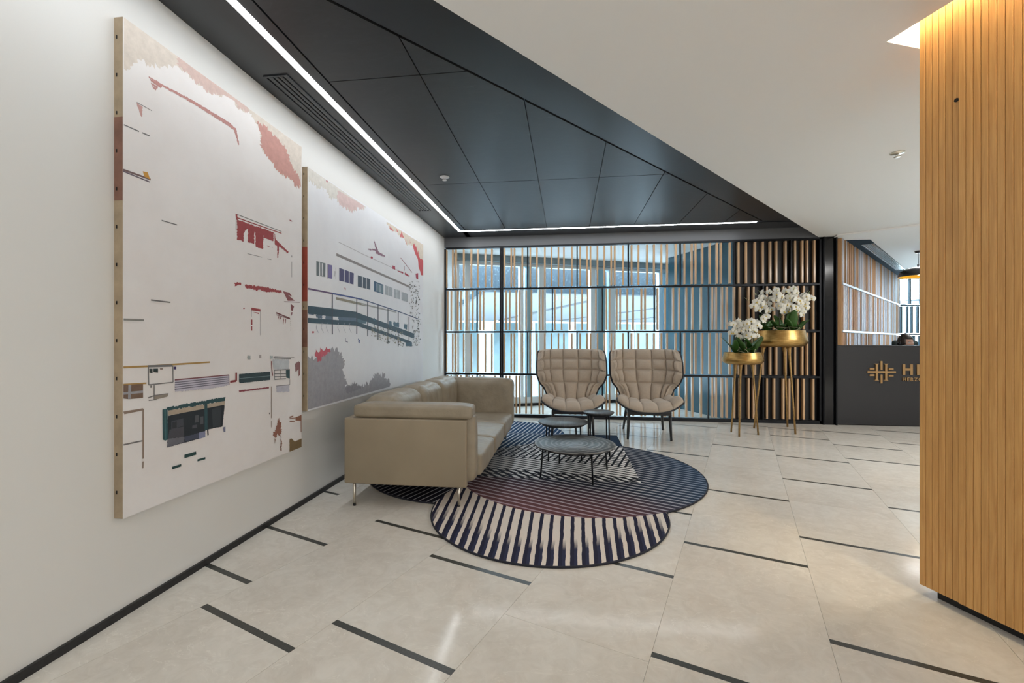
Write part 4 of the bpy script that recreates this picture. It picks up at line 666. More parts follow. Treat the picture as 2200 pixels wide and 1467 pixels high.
PAINT2=[(59,0.015,[2857,2358,3740,2347,3705,2308,3588,2296,3494,2215,3433,2228,3318,2222,3237,2253,3146,2231,3096,2282,2978,2248,2933,2271,2868,2260]),(60,0.02,[3263,2332,3740,2347,3705,2308,3588,2296,3494,2215,3433,2228,3318,2222,3250,2250]),(61,0.015,[4207,2336,5344,2349,5344,1957,5260,1956,5161,2039,5161,2126,5036,2177,4960,2256,4745,2225,4691,2278,4560,2267,4473,2294,4342,2271,4251,2294]),(62,0,[5005,2297,5042,2261,5073,2275,5129,2206,5148,2242,5161,2191,5194,2159,5155,2123,5036,2177,4999,2212,4960,2256]),(62,0,[5129,2150,5194,2164,5220,2145,5260,2160,5341,2149,5341,1957,5293,1959,5260,1952,5220,1994,5161,2039,5148,2091]),(63,0.006,[4599,2339,4678,2280,4560,2267]),(63,0.006,[4274,2309,4394,2289,4296,2274]),(63,0.006,[4456,2337,4510,2303,4473,2299]),(64,0.006,[4718,2284,4773,2236,4732,2222]),(64,0.006,[4857,2316,4886,2271,4863,2261]),(65,0,[3240,1831,3744,1812,3743,1790,3239,1809]),(65,0,[3744,1812,4186,1796,4185,1774,3743,1790]),(65,0,[4186,1796,4858,1770,4857,1748,4185,1774]),(66,0,[3273,1928,3654,1914,3654,1908,3273,1922]),(66,0,[3654,1914,4858,1890,4857,1884,3654,1908]),(65,0,[4863,1757,4849,1710,4837,1713,4852,1761]),(67,0,[2963,1719,3083,1723,3080,1621,2963,1615]),(68,0,[3012,1716,3012,1617,2996,1617,2996,1716]),(68,0,[3050,1717,3050,1622,3034,1622,3034,1717]),(69,0,[3115,1722,3179,1725,3179,1620,3115,1618]),(56,0,[3114,1723,3114,1613,3108,1613,3108,1723]),(70,0.004,[3206,1688,3225,1688,3225,1646,3206,1641]),(71,0,[3233,1716,3233,1622,3227,1622,3227,1716]),(72,0,[3283,1723,3523,1716,3517,1619,3283,1622]),(68,0,[3367,1722,3367,1620,3353,1620,3353,1722]),(68,0,[3451,1720,3451,1621,3437,1621,3437,1720]),(73,0,[3595,1709,3836,1709,3836,1611,3595,1611]),(68,0,[3689,1713,3689,1609,3673,1609,3673,1713]),(68,0,[3765,1711,3765,1608,3749,1608,3749,1711]),(74,0,[3916,1702,4126,1693,4126,1601,3916,1605]),(75,0,[3984,1688,4122,1684,4122,1610,3984,1612]),(76,0,[3987,1690,3987,1609,3973,1609,3973,1690]),(76,0,[4055,1684,4055,1611,4045,1611,4045,1684]),(77,0.003,[4164,1696,4354,1689,4354,1597,4164,1601]),(77,0.003,[4389,1684,4566,1685,4566,1589,4389,1592]),(77,0.003,[4604,1678,4801,1671,4801,1580,4604,1583]),(78,0,[4266,1691,4266,1597,4246,1597,4246,1691]),(79,0,[4483,1685,4483,1590,4463,1590,4463,1685]),(80,0.006,[3912,2083,3950,2062,4019,1996,4164,1989,4164,1973,4029,1968,3960,1971,3931,1991,3801,1969,3796,1981,3950,2006]),(81,0.002,[3847,1920,3888,1924,3888,1905,3847,1902]),(81,0.002,[4349,1921,4425,1927,4425,1890,4354,1887]),(81,0.002,[4490,1890,4651,1901,4651,1881,4498,1884]),(81,0.002,[4704,1904,4843,1885,4843,1875,4704,1877]),(81,0.002,[5051,1941,5145,1961,5145,1887,5073,1886]),(82,0,[4582,2046,4931,1943,4929,1935,4580,2038]),(83,0,[4697,1971,4697,1922,4685,1922,4685,1971]),(84,0,[2851,1514,3179,1514,3179,1502,2851,1502]),(85,0,[3179,1514,3574,1514,3574,1502,3179,1502]),(85,0,[3574,1514,3743,1510,3743,1498,3573,1502]),(86,0,[3654,1514,4510,1460,4510,1450,3654,1504]),(86,0,[4511,1460,5194,1406,5193,1397,4510,1450]),(87,0,[3235,1486,3574,1477,3573,1457,3234,1466]),(87,0,[3574,1477,3744,1474,3743,1454,3573,1457]),(88,0,[3654,1474,4461,1450,4461,1436,3654,1460]),(89,0.004,[2955,1329,3038,1343,3038,1303,2963,1311]),(89,0.004,[3080,1340,3179,1341,3179,1297,3085,1298]),(89,0.004,[3268,1339,3574,1344,3574,1298,3273,1294]),(89,0.004,[2862,1339,2931,1336,2931,1327,2866,1328]),(90,0,[3579,1347,3757,1335,3757,1295,3579,1295]),(91,0,[2850,1389,3178,1392,3179,1350,2851,1347]),(91,0,[3179,1392,3574,1390,3573,1348,3178,1350]),(91,0,[2851,1356,3179,1352,3178,1330,2850,1334]),(91,0,[3178,1352,3573,1361,3574,1339,3179,1330]),(91,0,[2850,1304,3573,1308,3574,1272,2851,1268]),(91,0,[3576,1387,4231,1312,4227,1276,3571,1351]),(91,0,[4231,1312,5007,1223,5003,1188,4227,1276]),(91,0,[3575,1364,4231,1286,4228,1258,3572,1336]),(91,0,[4231,1286,5007,1194,5003,1166,4228,1258]),(91,0,[3576,1307,4232,1222,4227,1187,3571,1272]),(91,0,[4232,1222,4889,1133,4884,1097,4227,1187]),(92,0,[3187,1507,3187,1192,3171,1192,3171,1507]),(92,0,[3582,1506,3582,1199,3566,1199,3566,1506]),(92,0,[3793,1497,3793,1183,3773,1183,3773,1497]),(92,0,[4013,1487,4013,1151,3993,1151,3993,1487]),(92,0,[4246,1469,4246,1110,4226,1110,4226,1469]),(92,0,[4520,1451,4520,1079,4500,1079,4500,1451]),(92,0,[4839,1415,4839,1120,4819,1120,4819,1415]),(93,0.006,[4262,1340,4331,1339,4331,1288,4262,1304]),(93,0.006,[4377,1340,4535,1333,4535,1285,4377,1290]),(93,0.006,[4678,1328,4773,1327,4773,1261,4678,1279]),(93,0.006,[4732,1116,4930,1125,4930,1073,4732,1081]),(93,0.006,[3903,1354,3941,1352,3941,1327,3903,1329]),(94,0.02,[2853,1041,2967,1024,3133,1065,3223,1083,3318,1038,3361,965,3346,894,3398,832,3375,769,3556,775,3705,734,3866,774,3922,836,3980,840,4060,800,4144,819,4165,764,4275,728,4275,673,2853,663]),(95,0.01,[3375,761,3556,775,3705,729,3404,707]),(96,0.02,[2955,1082,3012,1068,3048,1093,3072,1073,3146,1085,3108,1045,3048,1021,3001,997,2967,1024]),(97,0.004,[3091,2351,3113,2351,3108,2336,3094,2336]),(97,0.004,[3363,1577,3386,1571,3381,1556,3369,1561]),(98,0.01,[2907,1209,2933,1213,2926,1197,2911,1196]),(99,0,[3385,1164,3385,1138,3377,1138,3377,1164]),(99,0,[3381,1142,3419,1135,3418,1127,3380,1134]),(100,0.006,[3598,1160,3631,1153,3631,1122,3605,1122]),(101,0,[2974,1274,2962,1236,2957,1238,2969,1275]),(101,0,[2961,1239,2990,1203,2986,1200,2957,1236]),(101,0,[3040,1276,3027,1238,3023,1240,3035,1278]),(101,0,[3027,1241,3057,1204,3053,1201,3023,1237]),(101,0,[3109,1279,3096,1240,3091,1242,3104,1280]),(101,0,[3095,1242,3126,1205,3122,1202,3092,1239]),(101,0,[3275,1285,3261,1245,3256,1246,3271,1287]),(101,0,[3260,1247,3294,1208,3291,1204,3257,1244]),(101,0,[3365,1289,3350,1247,3345,1249,3360,1290]),(101,0,[3349,1250,3385,1209,3381,1206,3346,1246]),(101,0,[3459,1292,3443,1250,3439,1251,3455,1294]),(101,0,[3443,1252,3481,1211,3477,1207,3439,1249]),(102,0,[4883,1662,4898,1661,4870,1650,4871,1656]),(103,0,[4947,1431,4970,1428,4959,1422,4928,1425]),(103,0,[4907,1634,4917,1628,4932,1625,4898,1627]),(103,0,[4997,1241,5011,1233,5015,1223,4986,1232]),(102,0,[5058,1795,5077,1793,5052,1779,5042,1786]),(104,0,[5183,1657,5205,1648,5212,1637,5164,1644]),(102,0,[5102,1158,5125,1149,5114,1136,5084,1147]),(104,0,[4946,1526,4962,1524,4942,1514,4933,1519]),(103,0,[5007,1794,5031,1789,5026,1780,4987,1783]),(102,0,[5082,1753,5093,1745,5094,1732,5074,1741]),(103,0,[4970,1640,4989,1636,4982,1628,4953,1632]),(105,0,[4869,1762,4881,1755,4881,1744,4860,1751]),(104,0,[5179,1782,5193,1781,5179,1773,5167,1776]),(103,0,[5213,1168,5235,1161,5199,1145,5195,1157]),(104,0,[4900,1599,4918,1591,4926,1581,4885,1588]),(105,0,[4913,1622,4928,1620,4915,1612,4901,1616]),(103,0,[4852,1588,4861,1583,4870,1579,4844,1582]),(104,0,[5102,1089,5118,1082,5131,1077,5089,1083]),(104,0,[4867,1793,4878,1789,4857,1773,4858,1783]),(103,0,[5050,1439,5064,1434,5073,1431,5038,1433]),(102,0,[5057,1262,5081,1258,5056,1247,5037,1254]),(105,0,[4923,1473,4938,1467,4927,1455,4910,1463]),(105,0,[4859,1464,4872,1461,4852,1452,4849,1457]),(104,0,[4937,1530,4951,1524,4935,1509,4926,1519]),(104,0,[5055,1094,5078,1085,5081,1076,5036,1086]),(105,0,[4880,1468,4891,1459,4904,1449,4870,1457]),(105,0,[5076,1603,5098,1596,5103,1587,5059,1593]),(104,0,[5135,1358,5149,1347,5165,1336,5123,1346]),(105,0,[5021,1196,5039,1193,5025,1185,5006,1191]),(102,0,[5018,1267,5040,1258,5038,1246,5000,1256]),(105,0,[5152,1426,5176,1425,5139,1413,5132,1419]),(105,0,[5157,1866,5168,1857,5177,1847,5148,1854]),(102,0,[5158,1441,5171,1435,5156,1422,5147,1431]),(103,0,[5065,1153,5076,1147,5051,1134,5056,1143]),(104,0,[4982,1388,4997,1380,4991,1368,4970,1377]),(105,0,[4967,1624,4977,1616,4969,1602,4958,1612]),(104,0,[5029,1251,5042,1243,5059,1236,5019,1243]),(102,0,[5172,1817,5194,1811,5209,1807,5153,1808]),(103,0,[5161,1198,5172,1191,5151,1176,5152,1187]),(105,0,[5076,1142,5087,1135,5075,1125,5067,1133]),(104,0,[4899,1709,4915,1705,4909,1696,4886,1701]),(102,0,[4946,1308,4960,1302,4952,1292,4935,1300]),(105,0,[5028,1453,5043,1450,5022,1440,5015,1446]),(102,0,[5118,1097,5138,1091,5118,1080,5101,1089]),(102,0,[5101,1257,5125,1251,5110,1241,5082,1248]),(102,0,[4934,1549,4951,1542,4935,1527,4919,1537]),(103,0,[4897,1779,4917,1775,4926,1772,4880,1771]),(105,0,[5126,1717,5146,1712,5115,1694,5110,1704]),(104,0,[4975,1600,4987,1592,4986,1579,4966,1588]),(102,0,[5170,1243,5194,1239,5187,1232,5150,1237]),(105,0,[5224,1356,5235,1345,5256,1334,5215,1344]),(103,0,[5132,1360,5153,1352,5159,1343,5114,1351]),(105,0,[5135,1202,5159,1197,5146,1190,5116,1196]),(102,0,[4926,1611,4940,1603,4957,1596,4915,1601]),(103,0,[5192,1478,5207,1472,5204,1463,5180,1470]),(102,0,[5034,1718,5054,1713,5038,1700,5018,1707]),(103,0,[4987,1376,4997,1365,5016,1355,4979,1365]),(102,0,[5030,1393,5040,1390,5021,1380,5021,1387]),(104,0,[5161,1171,5173,1167,5157,1158,5151,1165]),(103,0,[5125,1743,5145,1737,5159,1730,5109,1733]),(104,0,[4932,1832,4951,1827,4963,1824,4915,1824]),(105,0,[4869,1746,4892,1742,4899,1737,4851,1738]),(103,0,[5126,1297,5150,1288,5149,1276,5106,1286]),(103,0,[5146,1327,5164,1323,5137,1311,5131,1319]),(102,0,[4871,1475,4882,1469,4866,1454,4862,1464]),(104,0,[4951,1440,4966,1439,4938,1428,4939,1434]),(104,0,[5083,1649,5097,1644,5070,1627,5072,1638]),(105,0,[5175,1206,5188,1199,5180,1189,5164,1197]),(102,0,[5069,1176,5089,1166,5088,1154,5052,1165]),(103,0,[4907,1589,4923,1586,4914,1579,4893,1582]),(105,0,[5073,1627,5096,1625,5061,1609,5054,1617]),(103,0,[5150,1673,5170,1668,5181,1663,5134,1665]),(104,0,[4967,1235,4980,1232,4955,1222,4957,1228]),(104,0,[5090,1395,5114,1393,5081,1381,5069,1387]),(104,0,[5036,1475,5055,1473,5031,1463,5021,1468]),(104,0,[5056,1602,5068,1597,5063,1589,5047,1594]),(104,0,[4925,1791,4938,1781,4950,1772,4914,1778]),(103,0,[5091,1859,5104,1855,5110,1849,5081,1851]),(102,0,[5026,1229,5041,1225,5010,1212,5013,1220]),(103,0,[4870,1468,4886,1463,4881,1453,4857,1460]),(102,0,[5140,1252,5157,1251,5124,1241,5127,1247]),(102,0,[5020,1140,5040,1134,5036,1125,5003,1133]),(103,0,[5063,1614,5076,1611,5046,1596,5052,1605]),(105,0,[5132,1394,5151,1388,5132,1376,5116,1384]),(102,0,[5139,1385,5163,1383,5137,1373,5119,1378]),(104,0,[5123,1271,5133,1266,5113,1254,5115,1263]),(105,0,[5145,1682,5156,1675,5140,1658,5135,1669]),(104,0,[4965,1159,4986,1154,4986,1148,4948,1154]),(103,0,[5168,1279,5188,1274,5183,1267,5151,1272]),(105,0,[5159,1295,5182,1287,5153,1271,5140,1282]),(103,0,[4867,1800,4878,1790,4892,1781,4858,1788]),(105,0,[5130,1319,5152,1317,5126,1308,5111,1313]),(102,0,[5056,1558,5073,1555,5061,1545,5043,1551]),(105,0,[5156,1214,5166,1211,5146,1202,5147,1208]),(104,0,[5153,1588,5177,1583,5159,1570,5133,1577]),(104,0,[4996,1130,5011,1123,4990,1108,4985,1119]),(104,0,[4949,1759,4968,1755,4961,1747,4934,1750]),(102,0,[5168,1125,5190,1118,5205,1113,5150,1119]),(102,0,[4851,1573,4869,1568,4871,1561,4836,1565]),(105,0,[4961,1689,4978,1689,4949,1678,4946,1683]),(104,0,[5090,1107,5102,1099,5101,1089,5080,1098]),(104,0,[4951,1298,4966,1292,4941,1277,4938,1287]),(103,0,[5058,1759,5071,1752,5066,1740,5047,1748]),(103,0,[4966,1721,4985,1714,4998,1708,4951,1711]),(105,0,[4962,1653,4979,1649,4964,1637,4949,1644]),(105,0,[5139,1484,5150,1479,5129,1466,5130,1475]),(104,0,[5096,1756,5115,1753,5122,1749,5081,1750]),(104,0,[4958,1310,4979,1308,4953,1299,4940,1304]),(104,0,[5159,1643,5173,1636,5180,1626,5148,1633]),(103,0,[5023,1174,5038,1170,5032,1165,5010,1169]),(103,0,[4997,1799,5007,1793,5022,1788,4988,1791]),(104,0,[5084,1711,5096,1707,5101,1702,5074,1705]),(102,0,[4948,1089,4957,1084,4953,1077,4940,1083]),(104,0,[5028,1809,5043,1808,5021,1797,5017,1802]),(103,0,[4962,1324,4977,1323,4951,1314,4950,1319]),(104,0,[5079,1466,5091,1459,5089,1449,5070,1456]),(103,0,[4946,1391,4956,1386,4958,1379,4938,1384]),(102,0,[5216,1410,5228,1405,5220,1396,5206,1403]),(105,0,[5014,1726,5033,1721,5027,1711,4998,1716]),(103,0,[5051,1659,5069,1653,5070,1644,5036,1649]),(102,0,[4903,1720,4925,1713,4923,1702,4884,1708]),(105,0,[5018,1382,5040,1381,5009,1371,5000,1376]),(103,0,[5034,1244,5056,1242,5025,1232,5016,1238]),(105,0,[4851,1810,4871,1809,4868,1804,4834,1804]),(102,0,[4932,1677,4954,1675,4931,1663,4913,1668]),(105,0,[5063,1127,5080,1124,5049,1113,5049,1120]),(105,0,[4850,1793,4873,1789,4872,1782,4832,1784]),(103,0,[5038,1107,5053,1102,5021,1088,5026,1098]),(104,0,[4978,1778,4990,1774,4987,1766,4967,1770]),(103,0,[4878,1544,4892,1543,4863,1532,4866,1538]),(102,0,[4891,1765,4906,1759,4918,1755,4879,1757]),(104,0,[5081,1618,5104,1612,5113,1607,5062,1609]),(102,0,[5038,1243,5052,1239,5024,1227,5025,1235]),(102,0,[5098,1528,5121,1522,5116,1512,5080,1518]),(105,0,[4962,1633,4972,1625,4973,1613,4955,1622]),(102,0,[5161,1391,5174,1383,5189,1376,5150,1382]),(102,0,[5145,1545,5157,1540,5126,1522,5136,1533]),(103,0,[5073,1271,5094,1268,5066,1258,5056,1264]),(102,0,[5035,1742,5058,1733,5070,1723,5016,1728]),(103,0,[5165,1265,5190,1255,5190,1243,5145,1253]),(102,0,[5173,1385,5198,1380,5161,1361,5153,1373]),(104,0,[5064,1666,5076,1662,5054,1647,5054,1656]),(105,0,[5087,1508,5105,1508,5071,1497,5072,1502]),(103,0,[4987,1263,5008,1255,5001,1242,4969,1252]),(105,0,[5130,1248,5140,1243,5147,1238,5121,1243]),(104,0,[5128,1695,5139,1691,5117,1677,5119,1686]),(103,0,[5086,1201,5098,1192,5092,1178,5076,1189]),(103,0,[5047,1591,5064,1583,5076,1574,5032,1580]),(103,0,[5139,1354,5158,1352,5126,1341,5123,1347]),(104,0,[4960,1163,4980,1159,4980,1154,4943,1159]),(106,0,[4193,1224,4202,1215,4202,1203,4186,1213]),(107,0,[4511,1138,4533,1130,4519,1118,4494,1128]),(107,0,[4582,1236,4593,1232,4586,1225,4572,1231]),(108,0,[4521,1197,4538,1192,4535,1185,4506,1191]),(106,0,[4262,1235,4279,1230,4278,1223,4248,1229]),(107,0,[3932,1197,3950,1188,3947,1176,3918,1186]),(106,0,[4342,1250,4352,1242,4349,1230,4332,1240]),(106,0,[4236,1267,4248,1264,4241,1258,4226,1262]),(106,0,[4329,1270,4341,1265,4344,1260,4319,1265]),(107,0,[4479,1165,4492,1158,4466,1142,4468,1154]),(109,0,[4090,1174,4106,1167,4105,1158,4076,1166]),(106,0,[4515,1177,4528,1169,4508,1153,4505,1165]),(109,0,[4596,1221,4614,1212,4598,1197,4582,1209]),(106,0,[4482,1166,4497,1158,4484,1145,4469,1156]),(107,0,[4473,1182,4486,1178,4486,1173,4463,1177]),(106,0,[4566,1099,4583,1090,4594,1082,4552,1091]),(107,0,[4016,1191,4025,1189,4005,1180,4009,1186]),(109,0,[4209,1253,4222,1250,4209,1243,4198,1248]),(108,0,[4119,1262,4132,1256,4119,1244,4108,1252]),(109,0,[4067,1260,4082,1253,4077,1242,4054,1251]),(106,0,[4418,1131,4434,1124,4436,1117,4405,1124]),(108,0,[3910,1293,3925,1288,3914,1280,3897,1286]),(107,0,[4151,1226,4159,1220,4142,1207,4144,1217]),(108,0,[4653,1115,4674,1105,4661,1090,4635,1103]),(109,0,[4094,1208,4111,1205,4096,1198,4079,1203]),(108,0,[3864,1218,3880,1215,3877,1211,3850,1215]),(109,0,[4309,1242,4328,1237,4310,1227,4293,1234]),(108,0,[4645,1088,4655,1084,4646,1078,4637,1083]),(108,0,[4249,1138,4268,1129,4263,1117,4233,1128]),(108,0,[4236,1144,4257,1137,4260,1130,4220,1137]),(108,0,[4004,1258,4016,1253,4000,1242,3995,1250]),(107,0,[4256,1241,4265,1234,4264,1225,4248,1233]),(107,0,[4562,1235,4577,1226,4571,1214,4550,1224]),(108,0,[4267,1133,4284,1129,4264,1118,4253,1126]),(109,0,[4540,1143,4550,1135,4549,1123,4531,1133]),(107,0,[4037,1200,4053,1192,4041,1179,4024,1189]),(108,0,[4428,1211,4441,1204,4430,1193,4417,1202]),(107,0,[3921,1268,3932,1267,3919,1261,3912,1264]),(109,0,[4516,1211,4531,1206,4532,1200,4503,1205]),(108,0,[4525,1108,4546,1098,4552,1088,4508,1098]),(106,0,[4152,1252,4166,1245,4162,1235,4141,1243]),(109,0,[4006,1211,4015,1207,4007,1199,3999,1205]),(108,0,[3875,1237,3887,1235,3876,1228,3865,1233]),(107,0,[3880,1237,3888,1228,3889,1217,3874,1227]),(108,0,[3953,1199,3964,1190,3968,1179,3944,1189]),(109,0,[4172,1166,4189,1160,4169,1146,4158,1156]),(106,0,[3984,1162,3996,1157,3978,1146,3974,1154]),(109,0,[4048,1164,4065,1158,4051,1147,4034,1155]),(106,0,[4564,1138,4588,1127,4591,1115,4545,1127]),(109,0,[4075,1150,4085,1147,4073,1141,4067,1146]),(106,0,[4310,1179,4326,1172,4311,1160,4297,1169]),(109,0,[3917,1281,3935,1278,3928,1274,3902,1277]),(106,0,[3853,1195,3863,1191,3857,1184,3845,1189]),(106,0,[4202,1135,4218,1126,4215,1113,4189,1124]),(108,0,[4221,1199,4235,1197,4211,1188,4210,1194]),(107,0,[3866,1269,3879,1262,3881,1252,3855,1260]),(107,0,[4456,1252,4471,1246,4465,1236,4444,1244]),(108,0,[4058,1283,4068,1278,4052,1266,4050,1275]),(107,0,[4661,1142,4678,1141,4654,1134,4646,1138]),(108,0,[3976,1239,3988,1230,3989,1219,3967,1229]),(106,0,[4381,1176,4398,1171,4404,1167,4367,1171]),(109,0,[4402,1125,4417,1119,4427,1115,4391,1120]),(109,0,[4420,1238,4430,1233,4433,1229,4412,1233]),(106,0,[4039,1184,4053,1175,4058,1164,4028,1174]),(109,0,[4140,1143,4158,1135,4163,1128,4124,1136]),(108,0,[3869,1246,3883,1239,3875,1228,3858,1237]),(109,0,[4038,1242,4048,1239,4042,1232,4030,1237]),(108,0,[4528,1204,4539,1200,4522,1190,4518,1197]),(106,0,[3990,1175,3997,1171,3998,1166,3984,1170]),(108,0,[4307,1219,4324,1214,4319,1206,4292,1212]),(109,0,[3986,1182,3995,1175,3981,1161,3979,1171]),(109,0,[3937,1276,3950,1270,3932,1257,3927,1266]),(108,0,[4631,1119,4644,1110,4641,1098,4621,1109]),(108,0,[4621,1248,4636,1242,4644,1237,4608,1242]),(109,0,[3916,1194,3925,1189,3932,1186,3909,1190]),(106,0,[3887,1251,3903,1248,3886,1240,3875,1245]),(106,0,[4514,1164,4536,1156,4534,1147,4495,1156]),(107,0,[4494,1185,4510,1177,4512,1168,4481,1176]),(107,0,[4406,1158,4428,1153,4410,1143,4387,1150]),(106,0,[4118,1201,4137,1192,4143,1184,4103,1192]),(109,0,[4447,1243,4468,1237,4451,1226,4430,1234]),(109,0,[4294,1209,4306,1202,4313,1194,4284,1202]),(106,0,[4107,1266,4117,1259,4120,1251,4099,1258]),(106,0,[3916,1221,3931,1216,3933,1212,3903,1216]),(109,0,[3894,1236,3911,1230,3907,1223,3880,1229]),(109,0,[3971,1256,3979,1249,3971,1237,3964,1246]),(107,0,[4370,1180,4385,1173,4381,1163,4358,1171]),(107,0,[3979,1271,3998,1264,3993,1254,3964,1262]),(107,0,[4222,1170,4242,1164,4241,1158,4205,1164]),(109,0,[4257,1259,4275,1252,4260,1238,4241,1248]),(107,0,[4618,1085,4636,1081,4625,1074,4603,1080]),(107,0,[4542,1168,4552,1163,4554,1158,4533,1163]),(108,0,[3914,1275,3922,1271,3926,1266,3908,1270]),(106,0,[4630,1203,4641,1196,4651,1189,4621,1196]),(107,0,[3860,1261,3872,1253,3868,1241,3850,1250]),(109,0,[3945,1223,3954,1217,3947,1205,3937,1214]),(107,0,[4361,1146,4377,1137,4385,1128,4348,1137]),(109,0,[4210,1167,4226,1159,4215,1147,4197,1157]),(108,0,[4346,1254,4361,1247,4371,1242,4334,1248]),(107,0,[3854,1246,3861,1237,3868,1227,3848,1236]),(107,0,[4414,1125,4434,1116,4440,1107,4398,1116]),(109,0,[4226,1187,4247,1178,4250,1167,4209,1177]),(107,0,[3914,1193,3922,1187,3912,1176,3907,1184]),(107,0,[4324,1193,4338,1186,4349,1181,4311,1186]),(109,0,[4623,1231,4633,1228,4621,1220,4615,1225]),(109,0,[3911,1232,3928,1229,3913,1221,3897,1226]),(109,0,[4282,1178,4303,1169,4295,1156,4265,1167]),(109,0,[4203,1178,4214,1172,4222,1167,4194,1172]),(106,0,[4429,1209,4446,1203,4444,1195,4414,1202]),(106,0,[4192,1214,4208,1209,4195,1199,4177,1206])]
# ---- paintings
def paintmat():
    m, t, b = newmat('oil_paint'); at = t.nodes.new('ShaderNodeAttribute'); at.attribute_name = 'Col'
    f = noise(t, coords(t), 26, 6, .7); g = (Ex(t, f)-.5)*.55+1.0
    cb = t.nodes.new('ShaderNodeCombineXYZ')
    for i in range(3): t.links.new(g.v, cb.inputs[i])
    t.links.new(mixc(t, 1.0, at.outputs['Color'], cb.outputs[0], 'MULTIPLY'), b.inputs['Base Color']); b.inputs['Roughness'].default_value = .6; return m
M_paint = paintmat()
def canvasmat(name, c0, c1, c2):
    m, t, b = newmat(name); f = noise(t, coords(t), 1.6, 6, .6, .5); f2 = noise(t, coords(t), 9, 5, .7)
    c = ramp(t, f, [(.35, c0), (.55, c1), (.7, c2)]); c = mixc(t, .25, c, ramp(t, f2, [(.35, c0), (.65, c2)]))
    t.links.new(c, b.inputs['Base Color']); b.inputs['Roughness'].default_value = .6; bump(t, b, noise(t, coords(t), 160, 2), .15, .0008); return m
M_linen = pm('raw_linen', (.36, .28, .19), .9, var=.2, vscale=14, bmp=.3, bscale=500)
M_redlin = pm('red_painted_linen', (.30, .060, .038), .8, var=.2, vscale=14)
M_pinklin = pm('rust_painted_linen', (.21, .105, .075), .8, var=.25, vscale=14)
def painting(y0, y1, z0, z1, data, label, seed, cmat, edges):
    T = .042; xf = XL+T
    p = empty('painting', (XL, (y0+y1)/2, z0), label, 'painting'); l = p.location
    MB().box(0, T-.0015, y0-l.y, y1-l.y, 0, z1-z0).build('stretcher', M_linen, p)
    MB().box(T-.0015, T, y0-l.y, y1-l.y, 0, z1-z0).build('canvas_face', cmat, p)
    for e0, e1, mt in edges: MB().box(.002, T-.0016, y0-l.y-.0012, y0-l.y, e0-z0, e1-z0).build('painted_edge', mt, p)
    z = z0+.10
    while z < z1-.05: MB().box(.012, .016, y0-l.y-.0026, y0-l.y-.0012, z-z0, z-z0+.014).build('staple', M_black, p); z += .155
    rg = random.Random(seed); V = []; F = []; C = []
    for k, (ci, rag, fl_) in enumerate(data):
        pts = [(fl_[i]/1000, fl_[i+1]/1000) for i in range(0, len(fl_), 2)]
        if rag:
            q = []
            def onb(p): return p[0] < y0+.03 or p[0] > y1-.03 or p[1] < z0+.03 or p[1] > z1-.03
            for i in range(len(pts)):
                a, b = pts[i], pts[(i+1) % len(pts)]; L = math.hypot(b[0]-a[0], b[1]-a[1])
                if L < 1e-6: continue
                if onb(a) and onb(b): q.append(a); continue
                n = max(1, min(60, int(L/max(.005, rag*.6)))); nx, ny = -(b[1]-a[1])/L, (b[0]-a[0])/L
                for j in range(n):
                    t = j/n; e = rag*max(-1.2, min(1.2, rg.gauss(0, .75)))*min(1, math.sin(math.pi*t)*2.5); q.append((a[0]+(b[0]-a[0])*t+nx*e, a[1]+(b[1]-a[1])*t+ny*e))
            pts0 = pts; pts = q
            A_ = lambda P: abs(sum(P[i][0]*P[(i+1) % len(P)][1]-P[(i+1) % len(P)][0]*P[i][1] for i in range(len(P))))/2
            tr_ = tessellate_polygon([[Vector((a, b, 0)) for a, b in pts]]); sA = sum(A_([pts[i] for i in t]) for t in tr_)
            if abs(sA-A_(pts0)) > .12*A_(pts0): pts = pts0
        pts = [(min(max(a, y0+.0005), y1-.0005), min(max(b, z0+.0005), z1-.0005)) for a, b in pts]
        ar = sum(pts[i][0]*pts[(i+1) % len(pts)][1]-pts[(i+1) % len(pts)][0]*pts[i][1] for i in range(len(pts)))
        tri = tessellate_polygon([[Vector((a, b, 0)) for a, b in pts]]); base = len(V)
        V += [(T+.0003+k*.000012, a-l.y, b-z0) for a, b in pts]
        for t in tri:
            a, b, c = [pts[i] for i in t]; cr = (b[0]-a[0])*(c[1]-a[1])-(b[1]-a[1])*(c[0]-a[0])
            F.append(tuple(base+i for i in (t if cr > 0 else t[::-1]))); C.append(PCOL[ci])
    me = bpy.data.meshes.new('painted_design'); me.from_pydata(V, [], F); at = me.color_attributes.new('Col', 'FLOAT_COLOR', 'CORNER')
    for pl in me.polygons:
        c = C[pl.index]; mu = sum(c)/3; c = [(q*.80+mu*.20)**1.5 for q in c]
        for li in pl.loop_indices: at.data[li].color = (*c, 1)
    me.materials.append(M_paint); o = bpy.data.objects.new('painted_design', me); COL.objects.link(o); o.parent = p; o['kind'] = 'stuff'
    return p
painting(1.575, 2.787, .42, 2.468, PAINT1, 'tall pale canvas with fragments of red and teal buildings', 2, canvasmat('primed_canvas_warm', (.70, .665, .65), (.74, .71, .70), (.77, .75, .745)),
         [(1.72, 2.06, M_pinklin)])
painting(2.857, 5.335, .652, 2.360, PAINT2, 'wide pale canvas of a white building with a blue railing', 3, canvasmat('primed_canvas_cool', (.71, .71, .74), (.75, .755, .78), (.78, .79, .81)),
         [(1.42, 1.80, M_redlin), (1.10, 1.36, M_pinklin)])

